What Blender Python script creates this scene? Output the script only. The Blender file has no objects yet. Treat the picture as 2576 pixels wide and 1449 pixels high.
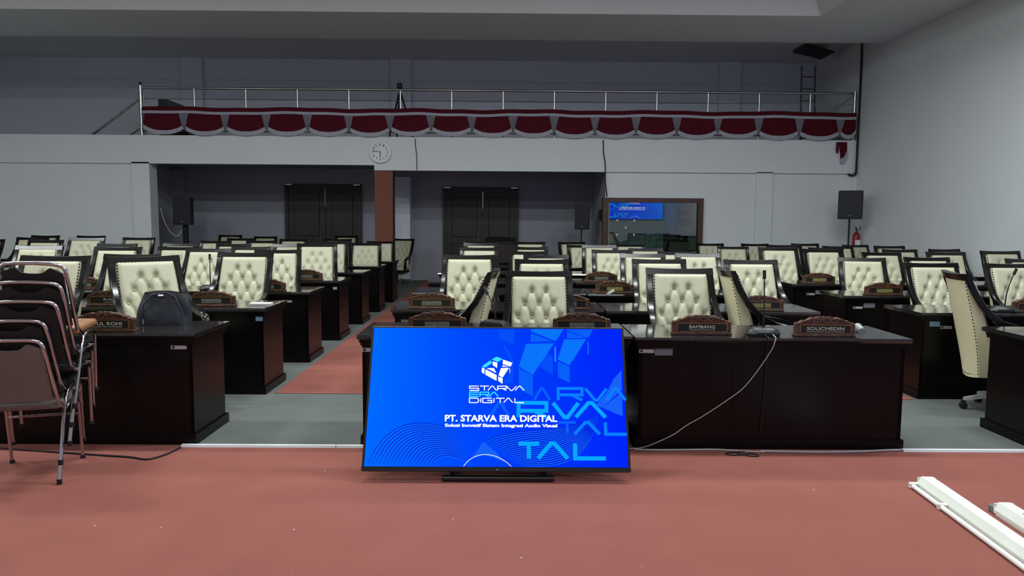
import bpy, bmesh, math, random
from mathutils import Vector, Matrix

random.seed(7)
scene = bpy.context.scene
C = scene.collection
R = math.radians
PI = math.pi

# ------------------------------------------------------------------ camera
cam_d = bpy.data.cameras.new('camera')
cam_d.sensor_width = 36.0
cam_d.lens = 36.0 * 1860.0 / 2576.0
cam_d.clip_end = 200
cam = bpy.data.objects.new('camera', cam_d)
C.objects.link(cam)
yaw, pitch, roll = R(0.4), R(5.24), R(0.4)
fwd = Vector((math.sin(yaw) * math.cos(pitch), math.cos(yaw) * math.cos(pitch), -math.sin(pitch)))
r0 = Vector((math.cos(yaw), -math.sin(yaw), 0))
u0 = r0.cross(fwd)
rt = r0 * math.cos(roll) + u0 * math.sin(roll)
up = rt.cross(fwd)
M = Matrix((rt, up, -fwd)).transposed().to_4x4()
M.translation = Vector((0, 0, 1.53))
cam.matrix_world = M
scene.camera = cam

# ------------------------------------------------------------------ world, exposure
w = bpy.data.worlds.new('world')
scene.world = w
w.use_nodes = True
w.node_tree.nodes['Background'].inputs[0].default_value = (0.02, 0.02, 0.025, 1)
w.node_tree.nodes['Background'].inputs[1].default_value = 0.2
scene.view_settings.view_transform = 'Standard'
scene.view_settings.look = 'None'
scene.view_settings.gamma = 1.0
scene.view_settings.exposure = 0.0
scene.view_settings.use_curve_mapping = False
scene.cycles.use_denoising = True
scene.cycles.max_bounces = 8
scene.cycles.sample_clamp_indirect = 4.0

LAMP_POWER = 108.0          # each ceiling lamp, see ceiling_lamp() below
LAMP_COLOR = (0.93, 1.0, 1.01)

# ------------------------------------------------------------------ materials
def srgb(r, g, b):
    f = lambda c: c / 12.92 if c <= 0.04045 else ((c + 0.055) / 1.055) ** 2.4
    return (f(r / 255), f(g / 255), f(b / 255), 1.0)

def mat(name, col, rough=0.5, metal=0.0, spec=0.5, noise=None, bump=None, coat=0.0, emit=None):
    """noise = (scale, amount, second colour), bump = (scale, strength)"""
    m = bpy.data.materials.new(name)
    m.use_nodes = True
    nt = m.node_tree
    b = nt.nodes['Principled BSDF']
    b.inputs['Base Color'].default_value = col
    b.inputs['Roughness'].default_value = rough
    b.inputs['Metallic'].default_value = metal
    b.inputs['Specular IOR Level'].default_value = spec
    b.inputs['Coat Weight'].default_value = coat
    b.inputs['Coat Roughness'].default_value = 0.08
    tc = None
    if noise or bump:
        tc = nt.nodes.new('ShaderNodeTexCoord')
    if noise:
        n = nt.nodes.new('ShaderNodeTexNoise')
        n.inputs['Scale'].default_value = noise[0]
        n.inputs['Detail'].default_value = 6
        nt.links.new(tc.outputs['Object'], n.inputs['Vector'])
        rmp = nt.nodes.new('ShaderNodeValToRGB')
        rmp.color_ramp.elements[0].position = 0.5 - noise[1]
        rmp.color_ramp.elements[1].position = 0.5 + noise[1]
        rmp.color_ramp.elements[0].color = noise[2]
        rmp.color_ramp.elements[1].color = col
        nt.links.new(n.outputs['Fac'], rmp.inputs['Fac'])
        nt.links.new(rmp.outputs['Color'], b.inputs['Base Color'])
    if bump:
        n2 = nt.nodes.new('ShaderNodeTexNoise')
        n2.inputs['Scale'].default_value = bump[0]
        n2.inputs['Detail'].default_value = 4
        nt.links.new(tc.outputs['Object'], n2.inputs['Vector'])
        bp = nt.nodes.new('ShaderNodeBump')
        bp.inputs['Strength'].default_value = bump[1]
        bp.inputs['Distance'].default_value = 0.01
        nt.links.new(n2.outputs['Fac'], bp.inputs['Height'])
        nt.links.new(bp.outputs['Normal'], b.inputs['Normal'])
    if emit:
        b.inputs['Emission Color'].default_value = emit[0]
        b.inputs['Emission Strength'].default_value = emit[1]
    return m

def emission(name, col, s=1.0):
    m = bpy.data.materials.new(name)
    m.use_nodes = True
    nt = m.node_tree
    nt.nodes.clear()
    o = nt.nodes.new('ShaderNodeOutputMaterial')
    e = nt.nodes.new('ShaderNodeEmission')
    e.inputs[0].default_value = col
    e.inputs[1].default_value = s
    nt.links.new(e.outputs[0], o.inputs[0])
    return m

MT = {
    'wall': mat('painted wall', srgb(220, 224, 225), 0.75, noise=(1.3, 0.35, srgb(214, 218, 219)), bump=(60, 0.05)),
    'ceil': mat('ceiling paint', srgb(222, 224, 226), 0.85, noise=(0.8, 0.35, srgb(216, 218, 220))),
    'lobby': mat('lobby wall shade colour', srgb(158, 160, 170), 0.8, noise=(1.0, 0.35, srgb(152, 154, 164))),  # shade under the balcony put into the colour, darker than the upper wall
    'upper': mat('upper wall paint', srgb(216, 221, 232), 0.8, noise=(1.0, 0.35, srgb(210, 215, 226))),
    'green': mat('control room paint', srgb(150, 182, 176), 0.8, noise=(1.0, 0.35, srgb(142, 174, 170))),
    'red': mat('red carpet', srgb(145, 90, 81), 0.95, spec=0.1, noise=(3.0, 0.3, srgb(136, 83, 74)), bump=(900, 0.35)),
    'grey': mat('grey carpet', srgb(102, 107, 104), 0.95, spec=0.1, noise=(4.0, 0.3, srgb(94, 99, 96)), bump=(900, 0.35)),
    'lacquer': mat('black lacquered wood', srgb(14, 10, 11), 0.28, spec=0.2, noise=(6, 0.3, srgb(10, 8, 9))),
    'lactop': mat('glossy desk top', srgb(40, 36, 36), 0.09, spec=0.6, coat=0.5, noise=(5, 0.3, srgb(30, 27, 27))),
    'frame': mat('dark chair frame', srgb(16, 13, 14), 0.2, spec=0.32, coat=0.0, noise=(9, 0.3, srgb(12, 10, 11))),
    'cream': mat('cream leather', srgb(188, 187, 160), 0.42, spec=0.4, noise=(14, 0.35, srgb(179, 177, 150)), bump=(160, 0.10)),
    'creamback': mat('cream back leather', srgb(226, 219, 182), 0.5, spec=0.35, noise=(6, 0.35, srgb(218, 211, 174)), bump=(160, 0.10)),
    'stud': mat('bronze stud', srgb(48, 40, 32), 0.3, metal=0.7, noise=(40, 0.3, srgb(36, 30, 24))),
    'button': mat('cream button', srgb(196, 194, 164), 0.4, noise=(30, 0.3, srgb(200, 196, 164))),
    'chrome': mat('chrome', srgb(205, 205, 208), 0.14, metal=1.0, noise=(8, 0.3, srgb(190, 190, 194))),
    'steel': mat('stainless steel', srgb(200, 200, 198), 0.25, metal=1.0, noise=(8, 0.3, srgb(180, 180, 178))),
    'black': mat('black plastic', srgb(22, 22, 25), 0.4, noise=(20, 0.3, srgb(16, 16, 19))),
    'rubber': mat('black rubber', srgb(18, 18, 19), 0.7, noise=(20, 0.3, srgb(13, 13, 14))),
    'spk': mat('speaker cabinet', srgb(20, 22, 32), 0.6, noise=(30, 0.3, srgb(14, 16, 26)), bump=(300, 0.2)),
    'carve': mat('carved brown wood', srgb(104, 68, 46), 0.3, spec=0.6, noise=(40, 0.22, srgb(48, 29, 20)), bump=(60, 0.8)),
    'wood': mat('brown wood frame', srgb(84, 52, 38), 0.4, noise=(14, 0.3, srgb(58, 34, 25))),
    'colbrown': mat('terracotta paint', srgb(122, 68, 48), 0.7, noise=(3, 0.35, srgb(112, 61, 43))),
    'door': mat('dark door wood', srgb(44, 34, 34), 0.45, noise=(5, 0.3, srgb(32, 25, 27))),
    'gold': mat('gold edge', srgb(190, 150, 90), 0.35, metal=0.8, noise=(20, 0.3, srgb(150, 112, 62))),
    'white': mat('white plastic', srgb(228, 230, 228), 0.4, noise=(10, 0.35, srgb(216, 219, 217))),
    'offwhite': mat('yellowed lamp metal', srgb(226, 231, 224), 0.45, noise=(4, 0.35, srgb(214, 216, 202))),
    'tape': mat('grey sticker', srgb(120, 120, 126), 0.6, noise=(60, 0.3, srgb(92, 92, 100))),
    'silver': mat('silver sticker', srgb(176, 176, 178), 0.5, noise=(50, 0.3, srgb(150, 150, 154))),
    'bluetape': mat('blue sticker', srgb(130, 168, 186), 0.5, noise=(30, 0.3, srgb(110, 150, 170))),
    'paper': mat('paper', srgb(232, 232, 228), 0.7, noise=(20, 0.3, srgb(222, 222, 218))),
    'redcloth': mat('dark red cloth', srgb(84, 14, 30), 0.85, spec=0.2, noise=(6, 0.3, srgb(70, 11, 25)), bump=(40, 0.2)),
    'fringe': mat('white fringe cloth', srgb(178, 178, 188), 0.85, noise=(30, 0.3, srgb(152, 152, 164)), bump=(90, 0.3)),
    'bag': mat('navy nylon', srgb(34, 40, 50), 0.6, noise=(8, 0.3, srgb(25, 30, 39)), bump=(20, 0.3)),
    'taupe': mat('taupe vinyl', srgb(118, 110, 104), 0.5, spec=0.25, noise=(8, 0.35, srgb(109, 102, 96))),
    'tan': mat('tan seat vinyl', srgb(150, 108, 72), 0.45, noise=(8, 0.35, srgb(132, 92, 60))),
    'blackfab': mat('black seat vinyl', srgb(20, 16, 17), 0.6, noise=(10, 0.3, srgb(14, 11, 12))),
    'cablegrey': mat('grey cable', srgb(190, 188, 182), 0.5, noise=(30, 0.3, srgb(165, 163, 158))),
    'cablewhite': mat('white trunking', srgb(226, 230, 232), 0.4, noise=(10, 0.35, srgb(212, 216, 220))),
    'extred': mat('extinguisher red', srgb(160, 26, 34), 0.35, noise=(8, 0.3, srgb(134, 20, 28))),
    'alu': mat('polished aluminium', srgb(206, 207, 210), 0.3, metal=0.35, noise=(8, 0.3, srgb(190, 191, 195))),
    'aqua': mat('teal caster tread', srgb(60, 150, 150), 0.4, noise=(20, 0.3, srgb(46, 128, 130))),
    'ink': mat('black ink', srgb(16, 16, 18), 0.5, noise=(20, 0.3, srgb(12, 12, 14))),
    'letter': mat('pale lettering', srgb(214, 214, 190), 0.5, noise=(60, 0.3, srgb(190, 190, 166))),
    'goldstrip': mat('gold label strip', srgb(150, 142, 84), 0.5, noise=(40, 0.25, srgb(96, 90, 52))),
    'greystrip': mat('grey label strip', srgb(120, 122, 108), 0.5, noise=(40, 0.25, srgb(74, 76, 66))),
    'tube': mat('fluorescent tube glass', srgb(240, 240, 232), 0.2, noise=(10, 0.35, srgb(230, 230, 222))),
    'plasticclear': mat('clear plastic', srgb(150, 156, 156), 0.1, noise=(10, 0.3, srgb(120, 126, 126))),
}
# window glass: see-through with the pane's own mirror reflection
g = bpy.data.materials.new('window glass')
g.use_nodes = True
nt = g.node_tree
nt.nodes.clear()
o_ = nt.nodes.new('ShaderNodeOutputMaterial')
mx = nt.nodes.new('ShaderNodeMixShader')
tr = nt.nodes.new('ShaderNodeBsdfTransparent')
tr.inputs[0].default_value = (0.72, 0.80, 0.78, 1)
gl = nt.nodes.new('ShaderNodeBsdfGlossy')
gl.inputs['Roughness'].default_value = 0.01
gl.inputs['Color'].default_value = (1, 1, 1, 1)
fr = nt.nodes.new('ShaderNodeFresnel')
fr.inputs[0].default_value = 1.9
nt.links.new(fr.outputs[0], mx.inputs[0])
nt.links.new(tr.outputs[0], mx.inputs[1])
nt.links.new(gl.outputs[0], mx.inputs[2])
nt.links.new(mx.outputs[0], o_.inputs[0])
MT['glass'] = g

# ------------------------------------------------------------------ mesh helpers
def box(bm, x0, x1, y0, y1, z0, z1, bev=0.0, seg=1):
    v = [bm.verts.new(p) for p in ((x0, y0, z0), (x1, y0, z0), (x1, y1, z0), (x0, y1, z0),
                                   (x0, y0, z1), (x1, y0, z1), (x1, y1, z1), (x0, y1, z1))]
    fs = [bm.faces.new([v[i] for i in f]) for f in
          ((3, 2, 1, 0), (4, 5, 6, 7), (0, 1, 5, 4), (1, 2, 6, 5), (2, 3, 7, 6), (3, 0, 4, 7))]
    if bev > 0:
        es = list({e for f in fs for e in f.edges})
        bmesh.ops.bevel(bm, geom=es, offset=bev, segments=seg, profile=0.5, affect='EDGES')

def boxr(bm, c, s, rot=None, bev=0.0, seg=1):
    """box of size s centred at c, optionally turned by matrix rot"""
    b2 = bmesh.new()
    box(b2, -s[0] / 2, s[0] / 2, -s[1] / 2, s[1] / 2, -s[2] / 2, s[2] / 2, bev, seg)
    m = Matrix.Translation(Vector(c)) @ (rot.to_4x4() if rot else Matrix.Identity(4))
    merge(bm, b2, m)

def merge(bm, b2, m=None):
    if m is not None:
        bmesh.ops.transform(b2, matrix=m, verts=b2.verts)
    t = bpy.data.meshes.new('tmp')
    b2.to_mesh(t)
    bm.from_mesh(t)
    b2.free()
    bpy.data.meshes.remove(t)

def tube(bm, pts, r, n=8, caps=True, r2=None):
    pts = [Vector(p) for p in pts]
    rings = []
    prev = None
    for i, p in enumerate(pts):
        if i == 0:
            t = pts[1] - p
        elif i == len(pts) - 1:
            t = p - pts[i - 1]
        else:
            t = (pts[i + 1] - p).normalized() + (p - pts[i - 1]).normalized()
        t.normalize()
        if prev is None:
            a = Vector((0, 0, 1)) if abs(t.z) < 0.9 else Vector((1, 0, 0))
            nrm = t.cross(a).normalized()
        else:
            nrm = (prev - t * prev.dot(t)).normalized()
        prev = nrm
        bn = t.cross(nrm)
        rr = r if r2 is None else r + (r2 - r) * i / (len(pts) - 1)
        rings.append([bm.verts.new(p + (nrm * math.cos(2 * PI * k / n) + bn * math.sin(2 * PI * k / n)) * rr) for k in range(n)])
    for a, b in zip(rings, rings[1:]):
        for k in range(n):
            bm.faces.new((a[k], a[(k + 1) % n], b[(k + 1) % n], b[k]))
    if caps:
        bm.faces.new(rings[0][::-1])
        bm.faces.new(rings[-1])

def sweep(bm, pts, wx, th):
    """rectangular bar along pts (mostly in a YZ plane): wx along X, th across the path"""
    pts = [Vector(p) for p in pts]
    rings = []
    for i, p in enumerate(pts):
        a = pts[max(i - 1, 0)]
        b = pts[min(i + 1, len(pts) - 1)]
        t = (b - a).normalized()
        n = Vector((1, 0, 0)).cross(t).normalized()
        x = Vector((1, 0, 0))
        tt = th[i] if isinstance(th, (list, tuple)) else th
        ch = 0.25
        ring = []
        for sx, sn in ((-1, -1 + ch), (-1 + ch, -1), (1 - ch, -1), (1, -1 + ch), (1, 1 - ch), (1 - ch, 1), (-1 + ch, 1), (-1, 1 - ch)):
            ring.append(bm.verts.new(p + x * sx * wx / 2 + n * sn * tt / 2))
        rings.append(ring)
    for a, b in zip(rings, rings[1:]):
        k = len(a)
        for i in range(k):
            bm.faces.new((a[i], a[(i + 1) % k], b[(i + 1) % k], b[i]))
    bm.faces.new(rings[0][::-1])
    bm.faces.new(rings[-1])

def lathe(bm, prof, n=16, c=(0, 0, 0), m=None):
    b2 = bmesh.new()
    rings = []
    for r, z in prof:
        rings.append([b2.verts.new((r * math.cos(2 * PI * k / n), r * math.sin(2 * PI * k / n), z)) for k in range(n)])
    for a, b in zip(rings, rings[1:]):
        for k in range(n):
            b2.faces.new((a[k], a[(k + 1) % n], b[(k + 1) % n], b[k]))
    b2.faces.new(rings[0][::-1])
    b2.faces.new(rings[-1])
    mm = Matrix.Translation(Vector(c))
    if m is not None:
        mm = mm @ m.to_4x4()
    merge(bm, b2, mm)

def prism(bm, poly, d0, d1, axis='y'):
    """extrude polygon poly (a,b) between d0 and d1 along axis: y -> (a,d,b); x -> (d,a,b); z -> (a,b,d)"""
    f = {'y': lambda a, b, d: (a, d, b), 'x': lambda a, b, d: (d, a, b), 'z': lambda a, b, d: (a, b, d)}[axis]
    A = [bm.verts.new(f(a, b, d0)) for a, b in poly]
    B = [bm.verts.new(f(a, b, d1)) for a, b in poly]
    n = len(poly)
    bm.faces.new(A)
    bm.faces.new(B[::-1])
    for i in range(n):
        bm.faces.new((A[i], B[i], B[(i + 1) % n], A[(i + 1) % n]))

def grid(bm, fn, nu, nv, close=False):
    V = [[bm.verts.new(fn(i / nu, j / nv)) for i in range(nu + 1)] for j in range(nv + 1)]
    for j in range(nv):
        for i in range(nu):
            bm.faces.new((V[j][i], V[j][i + 1], V[j + 1][i + 1], V[j + 1][i]))
    return V

def mesh(name, bm, m, smooth=False):
    bmesh.ops.recalc_face_normals(bm, faces=bm.faces)
    me = bpy.data.meshes.new(name)
    bm.to_mesh(me)
    bm.free()
    me.materials.append(MT[m] if isinstance(m, str) else m)
    if smooth:
        for p in me.polygons:
            p.use_smooth = True
        if smooth == 'auto':
            me.set_sharp_from_angle(angle=R(38))
    return me

def obj(name, bm, m, parent=None, loc=(0, 0, 0), smooth=False, kind=None, label=None):
    me = bm if isinstance(bm, bpy.types.Mesh) else mesh(name, bm, m, smooth)
    o = bpy.data.objects.new(name, me)
    C.objects.link(o)
    o.location = loc
    if parent:
        o.parent = parent
    if kind:
        o['kind'] = kind
    if label:
        o['label'] = label
    return o

def thing(name, label, cat, loc=(0, 0, 0), rz=0.0, group=None):
    o = bpy.data.objects.new(name, None)
    o.empty_display_size = 0.1
    C.objects.link(o)
    o.location = loc
    o.rotation_euler = (0, 0, rz)
    tag(o, label, cat, group)
    return o

def tag(o, label, cat, group=None):
    o['label'] = label
    o['category'] = cat
    if group:
        o['group'] = group
    return o

def copy_tree(o, parent=None):
    c = o.copy()
    C.objects.link(c)
    c.parent = parent
    for ch in list(o.children):
        copy_tree(ch, c)
    return c

def struct(name, bm, m, parent=None, smooth=False):
    o = obj(name, bm, m, parent, smooth=smooth)
    if not parent:
        o['kind'] = 'structure'
    return o

def B(*boxes, bev=0.0):
    bm = bmesh.new()
    for b in boxes:
        box(bm, *b, bev=bev)
    return bm

def text_mesh(name, body, x0, x1, z0, z1, y, m, bold=0.0, extrude=0.0):
    """lettering fitted into x0..x1, z0..z1 in the plane at y, facing -Y"""
    cu = bpy.data.curves.new('txt', 'FONT')
    cu.body = body
    cu.size = 1.0
    cu.offset = bold
    cu.resolution_u = 3
    ob = bpy.data.objects.new('txt', cu)
    C.objects.link(ob)
    dg = bpy.context.evaluated_depsgraph_get()
    dg.update()
    me = bpy.data.meshes.new_from_object(ob.evaluated_get(dg))
    bpy.data.objects.remove(ob)
    bpy.data.curves.remove(cu)
    xs = [v.co.x for v in me.vertices]
    ys = [v.co.y for v in me.vertices]
    ax, bx, ay, by = min(xs), max(xs), min(ys), max(ys)
    for v in me.vertices:
        px = x0 + (v.co.x - ax) / (bx - ax) * (x1 - x0)
        pz = z0 + (v.co.y - ay) / (by - ay) * (z1 - z0)
        v.co = (px, y, pz)
    me.name = name
    me.materials.clear()
    me.materials.append(MT[m] if isinstance(m, str) else m)
    return me

ORD = ['zeroth', 'first', 'second', 'third', 'fourth', 'fifth', 'sixth', 'seventh', 'eighth', 'ninth', 'tenth']

# ================================================================== the room
XL, XR, YF, YB, YP = -13.0, 7.55, -3.2, 18.7, 16.1     # left, right, front, back walls and the balcony front
ZS = 5.1                                               # soffit height
struct('floor', B((XL, XR, YF, 4.9, -0.1, 0)), 'red')
struct('floor_seating', B((XL, XR, 4.9, YB, -0.1, 0.0)), 'grey')
struct('floor_runner_left', B((-2.03, -1.03, 6.39, YB - 0.02, 0.0, 0.006)), 'red')
struct('floor_runner_right', B((2.74, 3.54, 6.28, 16.0, 0.0, 0.006)), 'red')
struct('wall_right', B((XR, XR + 0.2, YF, YB, 0, 6.2)), 'wall')
struct('wall_left', B((XL - 0.2, XL, YF, YB, 0, 6.2)), 'wall')
struct('wall_front', B((XL, XR, YF - 0.2, YF, 0, 6.2)), 'wall')

# back wall: lower lobby part, upper part with a raised band and pilasters
wb = struct('wall_back', B((XL, XR, YB, YB + 0.2, 3.0, 6.2)), 'upper')
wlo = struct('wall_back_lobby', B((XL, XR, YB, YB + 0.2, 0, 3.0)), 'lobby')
struct('trim_band', B((XL, XR, YB - 0.05, YB, 4.93, 5.44)), 'upper', wb)
for x0, x1 in ((-8.02, -7.5), (-2.88, -2.39), (5.2, 5.72)):
    struct('pilaster', B((x0, x1, YB - 0.14, YB, 3.28, 5.44)), 'upper', wb)
struct('pilaster', B((-2.88, -2.4, YB - 0.35, YB, 0, 2.57)), 'upper', wlo)
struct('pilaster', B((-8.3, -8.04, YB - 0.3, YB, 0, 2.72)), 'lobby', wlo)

# ceiling: a soffit ring around a sloping tray, higher ceiling over the balcony
TX0, TX1, TY0, TY1 = -10.8, 5.42, -1.0, 13.19
bm = bmesh.new()
box(bm, XL, XR, TY1, 15.1, ZS, 5.6)
box(bm, XL, XR, YF, TY0, ZS, 5.6)
box(bm, XL, TX0, TY0, TY1, ZS, 5.6)
box(bm, TX1, XR, TY0, TY1, ZS, 5.6)
struct('ceiling', bm, 'ceil')
bm = bmesh.new()
I, ZT = 0.5, 5.78
a = [bm.verts.new(p) for p in ((TX0, TY0, ZS), (TX1, TY0, ZS), (TX1, TY1, ZS), (TX0, TY1, ZS))]
b = [bm.verts.new(p) for p in ((TX0 + I, TY0 + I, ZT), (TX1 - I, TY0 + I, ZT), (TX1 - I, TY1 - I, ZT), (TX0 + I, TY1 - I, ZT))]
for i in range(4):
    bm.faces.new((a[i], a[(i + 1) % 4], b[(i + 1) % 4], b[i]))
bm.faces.new(b)
o = struct('ceiling_tray', bm, 'ceil')
struct('ceiling_balcony', B((XL, XR, 15.1, YB, 5.44, 5.6)), 'ceil')

# balcony slab with its white fascia beam
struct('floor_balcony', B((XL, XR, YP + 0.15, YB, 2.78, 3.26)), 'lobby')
fa = struct('wall_balcony_fascia', B((XL, -2.87, YP, YP + 0.15, 2.69, 3.29), (-2.87, XR, YP, YP + 0.15, 2.58, 3.29)), 'wall')
# left part of the partition: sunk panel and pilaster
wl = struct('wall_partition_left', B((XL, -7.7, YP + 0.05, YP + 0.35, 0, 2.72)), 'wall')
struct('pilaster', B((-8.08, -7.7, YP, YP + 0.05, 0, 2.72)), 'wall', wl)
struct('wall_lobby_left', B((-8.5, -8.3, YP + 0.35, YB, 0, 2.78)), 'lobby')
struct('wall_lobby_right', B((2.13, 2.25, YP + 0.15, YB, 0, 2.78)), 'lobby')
# right part of the partition, with the opening of the control room window
WX0, WX1, WZ0, WZ1 = 2.13, 4.25, 0.62, 2.03
wr = struct('wall_partition_right', B((WX1, XR, YP + 0.05, YP + 0.15, 0, 2.6), (WX0, WX1, YP + 0.05, YP + 0.15, WZ1, 2.6),
                                      (WX0, WX1, YP + 0.05, YP + 0.15, 0, WZ0)), 'wall')
struct('pilaster', B((5.38, 5.74, YP, YP + 0.05, 0, 2.6)), 'wall', wr)
struct('pilaster', B((7.46, XR, YP, YP + 0.05, 0, 2.6)), 'wall', wr)
struct('wall_control_room_end', B((6.0, 6.1, YP + 0.15, YB, 0, 2.78)), 'green')
struct('wall_control_room_back', B((2.25, 6.0, YB - 0.06, YB, 0, 2.78)), 'green')

# free-standing terracotta column under the beam
cc = thing('column', 'terracotta painted square column under the clock', 'column', (-2.68, YP + 0.12, 0))
obj('shaft', B((-0.19, 0.19, -0.1, 0.1, 0, 2.58)), 'colbrown', cc)
obj('edge_strip', B((0.19, 0.215, -0.1, 0.1, 0, 2.58)), 'ink', cc)

# control room window
wn = struct('window_1', B((WX0 - 0.06, WX1, YP - 0.02, YP + 0.17, WZ1 - 0.1, WZ1)), 'wood')
for nm, b_ in (('frame_stile', (WX0 - 0.06, WX0 + 0.07, YP - 0.02, YP + 0.17, WZ0, WZ1 - 0.1)),
               ('frame_stile', (WX1 - 0.1, WX1, YP - 0.02, YP + 0.17, WZ0, WZ1 - 0.1)),
               ('frame_sill', (WX0 - 0.06, WX1, YP - 0.02, YP + 0.17, WZ0 - 0.08, WZ0))):
    struct(nm, B(b_), 'wood', wn)
struct('white_bead', B((WX0 + 0.07, WX0 + 0.085, YP + 0.03, YP + 0.07, WZ0, WZ1 - 0.1)), 'white', wn)
struct('pane', B((WX0 + 0.07, WX1 - 0.1, YP + 0.08, YP + 0.086, WZ0, WZ1 - 0.1)), 'glass', wn)
for x, z in ((2.40, 1.54), (2.77, 1.54), (2.585, 1.385), (2.40, 1.23), (2.77, 1.23)):
    bm = bmesh.new()
    lathe(bm, [(0.021, 0), (0.021, 0.006), (0.012, 0.01)], 12, (x, YP + 0.08, z), Matrix.Rotation(R(90), 3, 'X'))
    struct('white_dot', bm, 'white', wn)

# double doors at the back of the lobby
def double_door(n, x0, x1, zt):
    d = struct('door_%d' % n, B((x0, x0 + 0.08, YB - 0.1, YB, 0, zt), (x1 - 0.08, x1, YB - 0.1, YB, 0, zt), (x0, x1, YB - 0.1, YB, zt - 0.07, zt)), 'door')
    xm = (x0 + x1) / 2 + 0.05
    for a_, b_ in ((x0 + 0.08, xm - 0.006), (xm + 0.006, x1 - 0.08)):
        lf = struct('leaf', B((a_, b_, YB - 0.06, YB - 0.01, 0, zt - 0.075)), 'door', d)
        for z0, z1 in ((0.15, 0.95), (1.1, zt - 0.25)):
            struct('panel', B((a_ + 0.14, b_ - 0.14, YB - 0.075, YB - 0.06, z0, z1), bev=0.012), 'door', lf)
    bm = bmesh.new()
    tube(bm, [(xm, YB - 0.075, zt - 0.55), (xm, YB - 0.075, zt - 0.12)], 0.012, 8)
    struct('flush_bolt', bm, 'steel', d)
    bm = bmesh.new()
    tube(bm, [(xm - 0.12, YB - 0.09, 0.95), (xm - 0.12, YB - 0.1, 1.25)], 0.014, 8)
    struct('door_handle', bm, 'steel', d)
    for xx in (x0 + 0.02, x1 - 0.19):
        struct('closer_plate', B((xx, xx + 0.17, YB - 0.115, YB - 0.1, zt - 0.035, zt - 0.012)), 'steel', d)
double_door(1, -5.56, -3.65, 2.40)
double_door(2, -1.61, 0.28, 2.35)

# ceiling lamps in the tray (out of view, above the seating and the camera)
def ceiling_lamp(x, y, lab, k=1.0):
    t = thing('ceiling_lamp', lab, 'lamp', (x, y, ZT - 0.02), 0, 'tube lamps in the ceiling tray')
    obj('housing', B((-0.64, 0.64, -0.16, 0.16, -0.06, 0.02), bev=0.01), 'white', t)
    for s in (-0.07, 0.07):
        bm = bmesh.new()
        tube(bm, [(-0.6, s, -0.09), (0.6, s, -0.09)], 0.014, 8)
        obj('tube', bm, emission('lamp glow', (0.93, 1, 0.97, 1), 4.0) if 'lamp glow' not in bpy.data.materials else bpy.data.materials['lamp glow'], t)
    ld = bpy.data.lights.new('lamp_light', 'AREA')
    ld.shape = 'RECTANGLE'
    ld.size, ld.size_y = 1.2, 0.3
    ld.energy = LAMP_POWER * k
    ld.color = LAMP_COLOR
    lo = bpy.data.objects.new('lamp_light', ld)
    C.objects.link(lo)
    lo.parent = t
    lo.location = (0, 0, -0.12)
for j, (y, k) in enumerate(((2.3, 0.55), (5.7, 1.12), (8.6, 0.72))):
    for i, x in enumerate((-8.5, -5.0, -1.5, 2.0, 4.5)):
        ceiling_lamp(x, y, 'white twin tube ceiling lamp, %s from left in %s lamp row' % (ORD[i + 1], ORD[j + 1]), k)

# fill light added to brighten the control room; no lamp known there
fill_lamp = thing('ceiling_lamp', 'small round added lamp that brightens the control room', 'lamp', (4.0, 17.3, 2.78))
bm = bmesh.new()
lathe(bm, [(0.14, -0.05), (0.16, 0.0)], 20)
obj('bowl', bm, 'white', fill_lamp)
ld = bpy.data.lights.new('lamp_light', 'AREA')
ld.shape = 'DISK'
ld.size = 0.25
ld.energy = 5.0
ld.color = (0.85, 1.0, 0.95)
lo = bpy.data.objects.new('lamp_light', ld)
C.objects.link(lo)
lo.parent = fill_lamp
lo.location = (0, 0, -0.06)

# picture shown on the screens, in screen fractions (0..1 across, 0..1 up)
LOGO_CYAN = [[(0.4766,0.765),(0.4959,0.7869),(0.522,0.7677),(0.4996,0.7467)],[(0.439,0.709),(0.4433,0.7215),(0.4722,0.7591),(0.4784,0.7383),(0.4526,0.7049)]]
LOGO_WHITE = [[(0.5221,0.7652),(0.5599,0.7411),(0.552,0.712),(0.5202,0.7318)],[(0.48,0.7508),(0.4996,0.7425),(0.4988,0.701),(0.4818,0.7217)],[(0.5194,0.7235),(0.5439,0.7103),(0.5204,0.7102)],[(0.439,0.7049),(0.4491,0.6983),(0.4489,0.6553),(0.4374,0.6701)],[(0.4563,0.7008),(0.4866,0.7009),(0.4961,0.6638)],[(0.4528,0.6925),(0.4977,0.649),(0.4969,0.6064),(0.4526,0.6513)],[(0.5137,0.7011),(0.5467,0.7037),(0.5213,0.6311),(0.5045,0.6474)],[(0.5032,0.6392),(0.5214,0.627),(0.5209,0.5846),(0.5036,0.6065)],[(0.5481,0.7012),(0.5503,0.7012),(0.5507,0.6625),(0.5484,0.6682)]]
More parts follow.
